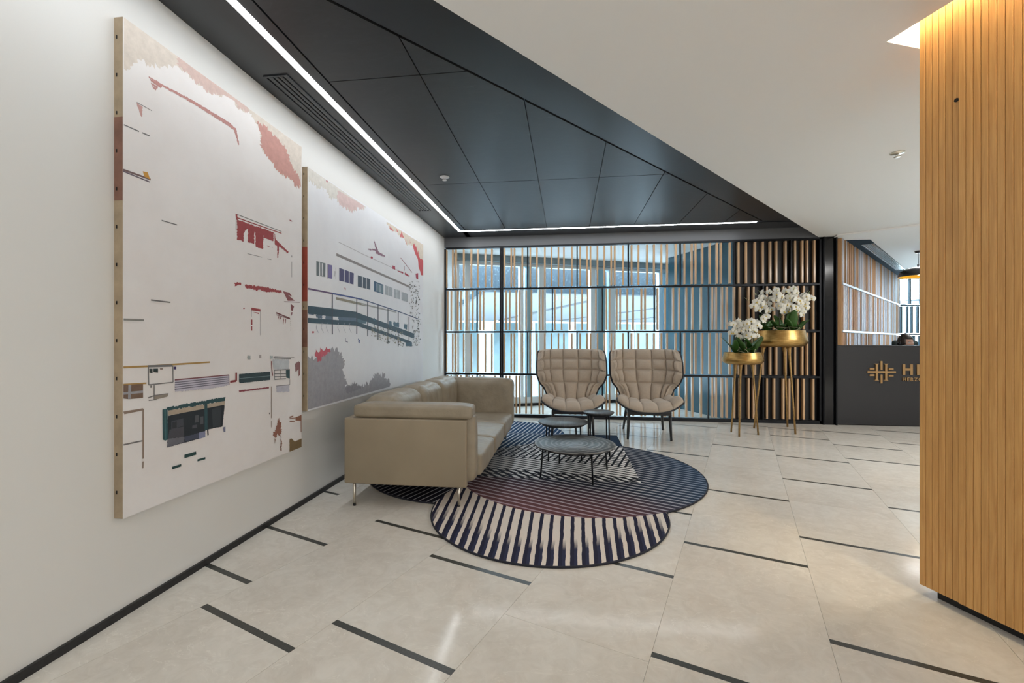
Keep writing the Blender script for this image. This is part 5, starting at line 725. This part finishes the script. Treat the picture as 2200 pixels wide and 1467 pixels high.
# ---- rug: union of circles and a square with striped fields
CIR = [(-.13, 2.99, .78), (.10, 3.88, 1.035), (-.85, 3.85, .878), (-.85, 5.28, .82)]; RC = (-.95, .587, 3.60, 5.34)
def shapes():
    L_ = []
    for cx, cy, r in CIR: L_.append([(cx+r*math.cos(2*math.pi*i/240), cy+r*math.sin(2*math.pi*i/240)) for i in range(240)])
    x0, x1, y0, y1 = RC; q = []
    for (a, b) in (((x0, y0), (x1, y0)), ((x1, y0), (x1, y1)), ((x1, y1), (x0, y1)), ((x0, y1), (x0, y0))):
        for i in range(60): q.append((a[0]+(b[0]-a[0])*i/60, a[1]+(b[1]-a[1])*i/60))
    return L_+[q]
def inside(k, p):
    if k < 4: c = CIR[k]; return (p[0]-c[0])**2+(p[1]-c[1])**2 < c[2]**2-1e-6
    return RC[0]+1e-6 < p[0] < RC[1]-1e-6 and RC[2]+1e-6 < p[1] < RC[3]-1e-6
arcs = []
for k, sh in enumerate(shapes()):
    ok = [not any(inside(j, p) for j in range(5) if j != k) for p in sh]; n = len(sh)
    if all(ok): arcs.append(sh); continue
    st = next(i for i in range(n) if ok[i] and not ok[i-1]) if any(ok) else None
    if st is None: continue
    cur = []
    for i in range(st, st+n):
        if ok[i % n]: cur.append(sh[i % n])
        elif cur: arcs.append(cur); cur = []
    if cur: arcs.append(cur)
arcs.sort(key=len, reverse=True); outl = arcs.pop(0)[:]
while arcs:
    e = outl[-1]; j = min(range(len(arcs)), key=lambda i: math.dist(arcs[i][0], e))
    if math.dist(arcs[j][0], e) > .12: break
    outl += arcs.pop(j)
outl = [p for p in outl if p[0] > XL+.02]
rug = empty('rug', (-.1, 3.9, 0), 'navy and cream striped rug made of overlapping rounded shapes', 'rug')
def rugmat():
    m, t, b = newmat('striped_rug_pile')
    tc = t.nodes.new('ShaderNodeTexCoord'); sx = t.nodes.new('ShaderNodeSeparateXYZ'); t.links.new(tc.outputs['Object'], sx.inputs[0])
    wob = (Ex(t, noise(t, coords(t), 9, 2))-.5)*.010
    x = Ex(t, sx.outputs[0])-.1+wob; y = Ex(t, sx.outputs[1])+3.9+wob
    X = Ex(t, sx.outputs[0])-.1; Y = Ex(t, sx.outputs[1])+3.9
    def circ(k):
        cx, cy, r = CIR[k]; return ((X-cx)*(X-cx)+(Y-cy)*(Y-cy)).op('SQRT')/r
    r1, r2 = circ(0), circ(1); in1 = r1.lt(1.0); in2 = r2.lt(1.0); in6 = circ(3).lt(1.0)
    in3 = X.lt(RC[1])*Y.gt(RC[2])*Y.lt(RC[3])*X.gt(RC[0])
    def stripe(ang, per, duty, ph=0.):
        a = R(ang); n = x*(-math.sin(a))+y*math.cos(a)
        return (n/per+ph+200.).frac().lt(duty)
    def C(*c): return tuple(c)
    # field 1: cream with dark bars that widen to the rim
    edge = ((r1-.62)*4.2).op('MULTIPLY', 1, clamp=True)
    fan = (X+.13)*(Y-1.2)*.10
    s1 = ((x+fan*-1.0)/.0545+200.).frac(); bar = s1.lt(.34); bar2 = s1.lt(.62)
    lowf = ((Y*-1.0+2.95)*2.6).op('MULTIPLY', 1, clamp=True); gf = (edge*lowf*1.5).op('MULTIPLY', 1, clamp=True)
    c1 = mixc(t, bar2*gf, C(.72, .64, .56), C(.030, .034, .070)); c1 = mixc(t, bar, c1, C(.022, .022, .045))
    # field 2: dark bands with fine light lines, brick glow to the lower left
    low = ((Y*-1.0+3.55)*1.3-X*.45).op('MULTIPLY', 1, clamp=True)
    d2 = mixc(t, low, C(.016, .020, .034), C(.14, .055, .055)); d2 = mixc(t, ((X-.45)*1.6).op('MULTIPLY', 1, clamp=True), d2, C(.022, .045, .085))
    l2 = mixc(t, low, C(.42, .42, .45), C(.36, .26, .29)); l2 = mixc(t, ((X-.5)*1.5).op('MULTIPLY', 1, clamp=True), l2, C(.16, .22, .32))
    c2 = mixc(t, stripe(-25, .058, .30), d2, l2)
    # field 2 inside the square: white with black cross hatching
    h = stripe(-25, .058, .36); cross = stripe(74, .060, .34)*((Y+X*.2).gt(4.12)); low3 = stripe(-52, .060, .45)*(Y+X*.10).lt(3.78)
    c23 = mixc(t, h.op('MAXIMUM', cross).op('MAXIMUM', low3), C(.78, .78, .77), C(.014, .017, .026))
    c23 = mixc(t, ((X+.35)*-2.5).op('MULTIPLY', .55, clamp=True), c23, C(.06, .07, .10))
    # square outside circle 2, and the far circle: navy with white lines
    n3 = mixc(t, stripe(77, .056, .34), C(.016, .045, .10), C(.55, .57, .60)); n3 = mixc(t, Y.gt(5.27), n3, C(.16, .19, .25)); n3 = mixc(t, X.gt(.25), n3, C(.018, .035, .07))
    c6 = mixc(t, stripe(80, .056, .32), C(.016, .055, .13), C(.55, .57, .62))
    c5 = mixc(t, stripe(68, .052, .20), C(.008, .008, .016), C(.42, .42, .44))
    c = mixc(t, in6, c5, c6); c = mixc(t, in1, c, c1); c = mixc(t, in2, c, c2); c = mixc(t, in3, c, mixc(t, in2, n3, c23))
    f = noise(t, coords(t), 300, 2); g = Ex(t, f)*.5+.75; cb = t.nodes.new('ShaderNodeCombineXYZ')
    for i in range(3): t.links.new(g.v, cb.inputs[i])
    t.links.new(mixc(t, 1., c, cb.outputs[0], 'MULTIPLY'), b.inputs['Base Color']); b.inputs['Roughness'].default_value = .95; b.inputs['Specular IOR Level'].default_value = .15
    bump(t, b, f, .5, .002); return m
rp = [(p[0]+.1, p[1]-3.9) for p in outl]
MB().prism(rp, .0005, .010).build('pile', rugmat(), rug)
MB().tube([(p[0], p[1], .0065) for p in rp[::2]], .006, 6, closed=True).build('binding', pm('dark_rug_binding', (.015, .016, .026), .9), rug)

# ---- sofa
so = empty('sofa', (-1.08, 3.96, 0), 'taupe leather three seat sofa on thin chrome legs', 'sofa'); sl = so.location
def cushion(name, x0, x1, y0, y1, z0, z1, rad, bulge=(0, 0, 0), seed=0, wr=.006, mat=None, n=14):
    """pillow-like block: subdivided box, rounded, bulged and wrinkled"""
    bm = bmesh.new(); bmesh.ops.create_cube(bm, size=2); bmesh.ops.subdivide_edges(bm, edges=bm.edges[:], cuts=n, use_grid_fill=True)
    h = Vector(((x1-x0)/2, (y1-y0)/2, (z1-z0)/2)); c = Vector(((x0+x1)/2, (y0+y1)/2, (z0+z1)/2)); rg = random.Random(seed)
    ph = [rg.uniform(0, 6.28) for _ in range(8)]
    for v in bm.verts:
        u = v.co.copy(); r = min(rad, *h)
        p = Vector(math.copysign(abs(u[i])**.8, u[i])*h[i] for i in range(3))
        q = Vector(max(-(h[i]-r), min(h[i]-r, p[i])) for i in range(3)); d = p-q
        if d.length > 1e-6: d = d.normalized()*min(r, d.length if sum(abs(k) > 1e-6 for k in d) < 2 else r)
        p = q+d
        for i in range(3):
            o = 1.0
            for j in range(3):
                if j != i: o *= max(0, 1-u[j]**2)
            p[i] += math.copysign(1, u[i])*bulge[i]*(o**.6)*(abs(u[i]) > .85)
        w = wr*(math.sin(23*p.y+9*p.z+ph[0])*math.sin(14*p.x+ph[1])+.6*math.sin(41*p.y-17*p.x+ph[2])*math.sin(19*p.z+ph[3]))
        nrm = Vector((u.x*abs(u.x)**3, u.y*abs(u.y)**3, u.z*abs(u.z)**3)).normalized()
        v.co = c+p+nrm*w-sl
    me = bpy.data.meshes.new(name); bm.to_mesh(me); bm.free()
    for f in me.polygons: f.use_smooth = True
    me.materials.append(mat or M_leather2); o = bpy.data.objects.new(name, me); COL.objects.link(o); o.parent = so
    s_ = o.modifiers.new('sub', 'SUBSURF'); s_.levels = 1; s_.render_levels = 1; return o
def sbx(name, mat, x0, x1, y0, y1, z0, z1, bev): return MB().box(x0-sl.x, x1-sl.x, y0-sl.y, y1-sl.y, z0-sl.z, z1-sl.z).build(name, mat, so, bevel=bev, bseg=4, smooth=True)
SY0, SY1 = 2.868, 5.06
sbx('side_panel', M_leather, -1.535, -.668, SY0, SY0+.05, .155, .610, .012); sbx('side_panel', M_leather, -1.535, -.668, SY1-.05, SY1, .155, .610, .012)
sbx('back_panel', M_leather, -1.535, -1.485, SY0+.051, SY1-.051, .155, .610, .012); sbx('base_frame', M_leather, -1.48, -.70, SY0+.052, SY1-.052, .155, .20, .01)
cushion('arm_cushion', -1.475, -.640, SY0+.010, SY0+.185, .608, .706, .030, (.004, .004, .005), 1, .002, n=10); cushion('arm_cushion', -1.46, -.628, SY0+.052, SY0+.185, .175, .640, .030, (.008, .006, 0), 2, .003)
cushion('arm_cushion', -1.475, -.605, SY1-.225, SY1-.03, .175, .715, .055, (.008, .022, .010), 3, .006)
ya, yb = SY0+.19, SY1-.22; L3 = (yb-ya)/3
for i in range(3):
    cushion('seat_cushion', -1.46, -.605, ya+L3*i+.002, ya+L3*(i+1)-.002, .175, .338, .028, (.006, 0, .018), 10+i, .0025)
    cushion('back_cushion', -1.48, -1.235, ya+L3*i+.001-.02*(i == 0), ya+L3*(i+1)-.001+.02*(i == 2), .30, .735, .070, (.026, .004, .012), 20+i, .008)
for x, y in ((-1.465, 2.885), (-.735, 2.935), (-1.465, 5.02), (-.70, 5.0), (-.72, 3.96)):
    MB().tube([(x-sl.x, y-sl.y, .006 if x < -1 else .0165), (x-sl.x, y-sl.y, .16)], .0095, 12).build('leg', M_chrome, so); MB().tube([(x-sl.x, y-sl.y, 0 if x < -1 else .0102), (x-sl.x, y-sl.y, .0165)], .0098, 10).build('foot_pad', M_black, so)
for y in (SY0+.006, ): MB().tube([(-1.47-sl.x, y-sl.y+.004, .607), (-.69-sl.x, y-sl.y+.004, .607)], .004, 6).build('piping', M_leather, so)

# ---- wing armchairs
def sheet(fn, nu, nv, th):
    """closed padded sheet from a surface fn(u,v)->(point, thickness_front); back side offset along -normal by th"""
    P = [[Vector(fn(i/nu, j/nv, 0)) for i in range(nu+1)] for j in range(nv+1)]
    N = [[None]*(nu+1) for _ in range(nv+1)]
    for j in range(nv+1):
        for i in range(nu+1):
            a = P[j][min(i+1, nu)]-P[j][max(i-1, 0)]; b = P[min(j+1, nv)][i]-P[max(j-1, 0)][i]; N[j][i] = a.cross(b).normalized()
    return P, N
def padded(name, P, N, front, back, mat, par):
    nv = len(P)-1; nu = len(P[0])-1; V = []; 
    for j in range(nv+1):
        for i in range(nu+1): V.append(P[j][i]+N[j][i]*front(i/nu, j/nv))
    k = len(V)
    for j in range(nv+1):
        for i in range(nu+1): V.append(P[j][i]-N[j][i]*back)
    id_ = lambda i, j: j*(nu+1)+i
    F = []
    for j in range(nv):
        for i in range(nu):
            F.append((id_(i, j), id_(i+1, j), id_(i+1, j+1), id_(i, j+1))); F.append((k+id_(i, j+1), k+id_(i+1, j+1), k+id_(i+1, j), k+id_(i, j)))
    for i in range(nu): F.append((id_(i+1, 0), id_(i, 0), k+id_(i, 0), k+id_(i+1, 0))); F.append((id_(i, nv), id_(i+1, nv), k+id_(i+1, nv), k+id_(i, nv)))
    for j in range(nv): F.append((id_(0, j), id_(0, j+1), k+id_(0, j+1), k+id_(0, j))); F.append((id_(nu, j+1), id_(nu, j), k+id_(nu, j), k+id_(nu, j+1)))
    return MB().add(V, F, True).build(name, mat, par)
def lerp(tab, t):
    for (a, b), (c, d) in zip(tab, tab[1:]):
        if t <= c: s_ = (t-a)/(c-a); s_ = s_*s_*(3-2*s_)*.5+s_*.5; return b+(d-b)*s_
    return tab[-1][1]
def tuft(cu, cv, amp, edge=.0):
    def f(u, v):
        def cell(c, t):
            for a, b in zip(c, c[1:]):
                if t <= b+1e-9: return (t-a)/(b-a)
            return 1.
        p, q = cell(cu, u), cell(cv, v); s_ = max(0, 4*p*(1-p))*max(0, 4*q*(1-q))
        e = min(u, 1-u, v, 1-v); return amp*(s_**.38)+.010*min(1, e/.03)**.5
    return f
def armchair(loc, rz, label, zf=0.):
    r = empty('wing_armchair', loc, label, 'armchair', 'tufted wing armchairs in front of the screen', rz)
    HWT = [(0, .275), (.12, .285), (.25, .318), (.42, .390), (.55, .413), (.75, .416), (.94, .412), (1, .392)]
    def back(u, v, _):
        s_ = 2*u-1; z = .375+.655*v*(1-.022*abs(s_)**6) ; hw = lerp(HWT, v)
        wing = lerp([(0, .05), (.25, .09), (.55, .23), (.8, .22), (1, .13)], v)
        x = hw*math.sin(s_*1.32)/math.sin(1.32); yb = .10+.20*v**1.15
        y = yb-wing*(abs(s_)**2.3)-(.02 if abs(s_) > .99 else 0)
        return (x, y, z)
    P, N = sheet(back, 200, 100, 0)
    cu = [0, .115, .245, .40, .60, .755, .885, 1]; cu = [0, .10, .235, .41, .59, .765, .90, 1]
    padded('back_cushion', P, N, tuft(cu, [0, .36, .60, .80, 1], .055), .004, M_fabric, r)
    def shell(u, v, _):
        q = back(-.012+u*1.024 if False else u, v, 0); return (q[0]*1.014, q[1]+.004, .372+(q[2]-.372)*.992)
    P2, N2 = sheet(shell, 42, 28, 0); padded('back_shell', P2, N2, lambda u, v: -.004, .018, M_shell, r)
    def seat(u, v, _):
        s_ = 2*u-1; hw = .305+.062*v**.8-.05*max(0, v-.86)/.14*0
        y = .18-.64*v+.045*abs(s_)**3*(v > .5)*(v-.5)*2
        rise = lerp([(0, .10), (.45, .07), (.8, .105), (1, .120)], v)
        z = .375+.02*v+rise*abs(s_)**2.6-.055*max(0, (v-.82)/.18)**2
        return (hw*s_*(1-.03*abs(s_)**4), y, z)
    P, N = sheet(lambda u, v, q: seat(1-u, v, q), 200, 44, 0)
    if N[20][100].z < 0: N = [[-q for q in row] for row in N]
    padded_flip = padded('seat_cushion', P, N, tuft([0, .17, .385, .615, .83, 1], [0, .5, 1], .036), .006, M_fabric, r)
    P2 = [[Vector((q.x*1.02, q.y-.006, q.z-.006)) for q in row] for row in P]; padded('seat_shell', P2, N, lambda u, v: -.004, .020, M_shell, r)
    for o in r.children:
        bm = bmesh.new(); bm.from_mesh(o.data); bmesh.ops.recalc_face_normals(bm, faces=bm.faces); bm.to_mesh(o.data); bm.free()
    for x0, x1, y0, y1 in ((-.24, .24, -.345, -.31), (-.22, .22, .17, .205), (-.24, -.205, -.31, .17), (.205, .24, -.31, .17)): MB().box(x0, x1, y0, y1, .285, .335).build('base_rail', M_leg, r, bevel=.006)
    for sx in (-1, 1):
        MB().tube([(sx*.225, -.325, .33), (sx*.240, -.335, zf)], [.019, .013], 12).build('leg', M_leg, r); MB().tube([(sx*.21, .185, .33), (sx*.245, .285, .0)], [.019, .013], 12).build('leg', M_leg, r)
    return r
armchair((.955, 5.51, 0), R(-3), 'beige tufted wing armchair nearer to the orchids'); armchair((.055, 5.47, 0), R(2), 'beige tufted wing armchair nearer to the sofa', .0102)

# ---- round coffee tables
def tabmat(kind):
    m, t, b = newmat('charred_wood_'+kind)
    if kind == 'rings':
        v = coords(t, (1, 1, 0)); w = t.nodes.new('ShaderNodeTexWave'); w.wave_type = 'RINGS'; w.rings_direction = 'Z'; w.inputs['Scale'].default_value = 7; w.inputs['Distortion'].default_value = 5; w.inputs['Detail'].default_value = 4; w.inputs['Detail Scale'].default_value = 1.6
        t.links.new(v, w.inputs[0]); f = w.outputs['Fac']
    else:
        f = noise(t, coords(t, (70, 2.2, 1), rot=(0, 0, R(-20))), 1.3, 4, .6, .6)
    t.links.new(ramp(t, f, [(.32, (.016, .016, .017)), (.60, (.042, .041, .040)), (.88, (.19, .185, .17))]), b.inputs['Base Color']); b.inputs['Roughness'].default_value = .42
    bump(t, b, f, .4, .002); return m
def table(loc, rad, h, lr, ang, n, label, kind, zf):
    r = empty('coffee_table', loc, label, 'table', 'nest of round coffee tables')
    MB().lathe([(.001, h-.022), (rad*.90, h-.020), (rad-.004, h-.010), (rad, h-.004), (rad-.004, h), (.001, h)], 64).build('table_top', tabmat(kind), r)
    for k in range(n):
        a = ang+2*math.pi*k/n; x, y = lr*math.cos(a), lr*math.sin(a); MB().tube([(x*.93, y*.93, h-.018), (x, y, zf)], .0075, 10).build('leg', M_black, r)
    MB().tube([(lr*.93*math.cos(2*math.pi*i/32), lr*.93*math.sin(2*math.pi*i/32), h-.026) for i in range(32)], .005, 6, closed=True).build('leg_ring', M_black, r)
    return r
table((.066, 3.778, 0), .345, .268, .315, math.atan2(-.138, -.287), 4, 'largest and lowest round dark table with ring grain, in front', 'rings', .0102)
table((-.038, 4.315, 0), .245, .355, .222, math.atan2(-.174, -.135), 4, 'middle sized round dark table with straight grain', 'grain', .0102)
table((.315, 4.46, 0), .155, .432, .135, R(-42), 4, 'smallest and tallest round side table before the armchairs', 'soft', .0102)

# ---- brass planters
def planter(loc, rad, zb, zt, legs, label):
    r = empty('brass_planter', loc, label, 'planter', 'brass planters on tall legs')
    h = zt-zb; k = rad
    prof = [(.001, zb), (k*.72, zb), (k*.90, zb+h*.08), (k*.985, zb+h*.24), (k, zb+h*.36), (k*.975, zb+h*.52), (k*.90, zb+h*.98), (k*.895, zt), (k*.875, zt), (k*.88, zb+h*.9), (k*.86, zb+h*.80), (.001, zb+h*.80)]
    o = MB().lathe(prof, 64).build('bowl', M_brass, r); 
    MB().lathe([(.001, zb+h*.81), (k*.86, zb+h*.81), (k*.86, zb+h*.86), (.001, zb+h*.9)], 40).build('soil', pm('bark_soil', (.05, .035, .02), .9, var=.5, vscale=60, bmp=.8, bscale=60, bdist=.01), r)
    for (fx, fy) in legs:
        dx, dy = fx-loc[0], fy-loc[1]; tx, ty = dx*.62, dy*.62; P = []; Q = []
        for t, rr in ((0, .034), (.03, .024), (.08, .017), (.2, .013), (.6, .0115), (1, .0115)): P.append((tx+(dx-tx)*t, ty+(dy-ty)*t, zb+.004-(zb+.004)*t)); Q.append(rr*(1.0 if k > .25 else .92))
        MB().tube(P, Q, 14).build('leg', M_brassleg, r)
    return r
planter((2.69, 5.985, 0), .318, 1.060, 1.268, ((2.414, 6.043), (2.892, 6.195), (2.76, 5.719)), 'larger and taller brass bowl planter on three legs')
planter((2.12, 5.632, 0), .229, .856, .998, ((2.034, 5.763), (2.03, 5.498), (2.299, 5.634)), 'smaller and lower brass bowl planter on three legs')
# ---- orchids
M_petal = pm('white_orchid_petal', (.78, .77, .70), .6); M_leaf = pm('glossy_orchid_leaf', (.035, .105, .018), .32, var=.35, vscale=8, rnd=.25)
M_stem = pm('orchid_stem', (.045, .06, .02), .5); M_lip = pm('orchid_lip', (.70, .52, .12), .5); M_root = pm('aerial_root', (.42, .42, .26), .7); M_bud = pm('orchid_bud', (.55, .60, .30), .5)
def flower_mesh():
    V = []; F = []; mi = []
    def petal(ang, L, W, cup, z0):
        n = 5; base = len(V); ca, sa = math.cos(ang), math.sin(ang)
        for i in range(n+1):
            t = i/n; w = W*math.sin(math.pi*min(1, .12+t*.86))**.75; 
            for s_ in (-1, 0, 1):
                lx, ly = .004+L*t, s_*w; zz = z0+cup*(t**1.6)-(.010*abs(s_))*(t)
                V.append((lx*ca-ly*sa, -zz, lx*sa+ly*ca))
        for i in range(n):
            for s_ in range(2): a = base+i*3+s_; F.append((a, a+1, a+4, a+3)); mi.append(0)
    for a in (90, 215, 325): petal(R(a), .042, .015, -.004, 0)
    for a in (8, 172): petal(R(a), .045, .027, -.006, .004)
    b0 = len(V)                                                       # lip
    for r_, y in ((.004, -.014), (.009, -.010), (.007, -.002)):
        for k in range(6): V.append((r_*math.cos(k*1.047), y, -.006+r_*math.sin(k*1.047)))
    for i in range(2):
        for k in range(6): F.append((b0+i*6+k, b0+i*6+(k+1) % 6, b0+(i+1)*6+(k+1) % 6, b0+(i+1)*6+k)); mi.append(1)
    F.append(tuple(b0+k for k in range(5, -1, -1))); mi.append(1)
    me = bpy.data.meshes.new('flower'); me.from_pydata(V, [], F); me.materials.append(M_petal); me.materials.append(M_lip)
    for p, k in zip(me.polygons, mi): p.material_index = k; p.use_smooth = True
    return me
FLO = flower_mesh()
def leaf_mesh(L, W, arch):
    n = 8; V = []; F = []
    for i in range(n+1):
        t = i/n; w = W*(math.sin(math.pi*(.14+.86*t))**.6)*(1 if t < 1 else .15); r_ = L*(t*(1-.28*arch*t)); z = L*(t*(1.05-.2*arch)-arch*.62*t*t)
        for s_ in (-1, -.5, 0, .5, 1): V.append((r_*.75, s_*w, z+abs(s_)*w*.28))
    for i in range(n):
        for k in range(4): a = i*5+k; F.append((a, a+1, a+6, a+5))
    me = bpy.data.meshes.new('leaf'); me.from_pydata(V, [], F); me.materials.append(M_leaf)
    for p in me.polygons: p.use_smooth = True
    return me
LEA = [leaf_mesh(.25, .044, .5), leaf_mesh(.20, .042, .9), leaf_mesh(.28, .048, .25)]
def orchid(loc, stems, nl, label, group, seed, sc):
    rg = random.Random(seed); r = empty('orchid', loc, label, 'orchid', group)
    a0_ = rg.uniform(0, 6.28)
    for k in range(nl):
        o = inst(rg.choice(LEA), 'leaf', r, (0, 0, -.01), (0, 0, a0_+k*6.283/nl+rg.uniform(-.4, .4)), (sc*rg.uniform(.8, 1.1),)*3); sf_ = o.modifiers.new('solid', 'SOLIDIFY'); sf_.thickness = .002
    for h, lean, bend, nf in stems:
        pts = []; 
        for i in range(15):
            t = i/14; s_ = t*h*1.25; k = t**2.4
            pts.append(Vector((lean[0]*t*.7+bend[0]*k*1.15, lean[1]*t*.6+bend[1]*k, 1.16*h*(t*1.26-.30*t**3))))
        st = MB().tube(pts, [.0042-.0022*i/14 for i in range(15)], 6).build('stem', M_stem, r)
        nf = max(5, nf-2)
        for i in range(nf):
            t = .42+.54*i/max(1, nf-1); j = min(13, int(t*14)); p = pts[j].lerp(pts[j+1], t*14-j)
            side = -1 if i % 2 else 1; off = Vector((side*rg.uniform(.012, .04), -rg.uniform(.012, .045), rg.uniform(-.03, .012)))
            if t > .93 and nf > 5:
                MB().lathe([(.001, -.009), (.007, -.004), (.007, .003), (.001, .009)], 8, p+off*.3).build('bud', M_bud, st); continue
            fs = sc*rg.uniform(.95, 1.2); inst(FLO, 'flower', st, p+off, (rg.uniform(-.25, .45), rg.uniform(-.2, .2), rg.uniform(-.75, .55)+side*.3), (fs, fs, fs))
        MB().tube([pts[-1], pts[-1]+Vector((bend[0]*.22, bend[1]*.22, .025))], [.002, .001], 5).build('stem_tip', M_bud, st)
    q = [Vector((0, 0, 0)), Vector((rg.uniform(-.06, .06), -.05, .05)), Vector((rg.uniform(-.1, .1), -.09, .03)), Vector((rg.uniform(-.12, .12), -.11, -.005))]; MB().tube(q, .0032, 6).build('aerial_root', M_root, r)
    return r
GB = 'white orchids in the larger brass planter'; GS = 'white orchids in the smaller brass planter'; z = 1.262
orchid((2.50, 5.90, z), [(.36, (-.08, -.02), (-.16, -.02), 8), (.42, (-.02, 0), (-.12, -.06), 8)], 5, 'white orchid arching out over the left rim of the larger planter', GB, 1, 1.0)
orchid((2.63, 5.84, z), [(.44, (.0, -.03), (-.07, -.10), 9), (.40, (.03, 0), (.05, -.10), 8)], 5, 'white orchid at the front left of the larger planter', GB, 2, 1.0)
orchid((2.76, 5.82, z), [(.47, (.0, 0), (.0, -.08), 8), (.42, (.06, 0), (.08, -.08), 8)], 6, 'white orchid at the front middle of the larger planter with an upright leaf', GB, 3, 1.0)
orchid((2.88, 5.92, z), [(.42, (.03, 0), (.05, -.10), 9), (.36, (.06, 0), (.07, -.05), 7)], 5, 'white orchid at the right rim of the larger planter', GB, 4, 1.0)
orchid((2.60, 6.08, z), [(.50, (0, 0), (.04, -.05), 7), (.46, (-.05, 0), (-.06, 0), 6)], 4, 'white orchid at the back left of the larger planter', GB, 5, .95)
orchid((2.80, 6.10, z), [(.50, (.02, 0), (.03, -.05), 7), (.45, (.06, 0), (.08, 0), 6)], 4, 'white orchid at the back right of the larger planter', GB, 6, .95)
z = .992
orchid((2.03, 5.60, z), [(.34, (-.05, 0), (-.04, -.05), 7), (.33, (-.02, -.02), (.03, -.08), 6)], 5, 'white orchid at the left of the smaller planter', GS, 7, .88)
orchid((2.12, 5.54, z), [(.36, (.0, 0), (-.01, -.08), 7), (.33, (.03, 0), (.04, -.06), 6)], 5, 'white orchid at the front of the smaller planter', GS, 8, .88)
orchid((2.22, 5.60, z), [(.38, (.03, 0), (.03, -.08), 7), (.36, (.05, 0), (.05, -.04), 6)], 5, 'white orchid at the right of the smaller planter, leaf over the rim', GS, 9, .88)
orchid((2.13, 5.72, z), [(.38, (-.02, 0), (-.04, 0), 6), (.36, (.05, 0), (.06, 0), 5)], 4, 'white orchid at the back of the smaller planter', GS, 10, .84)
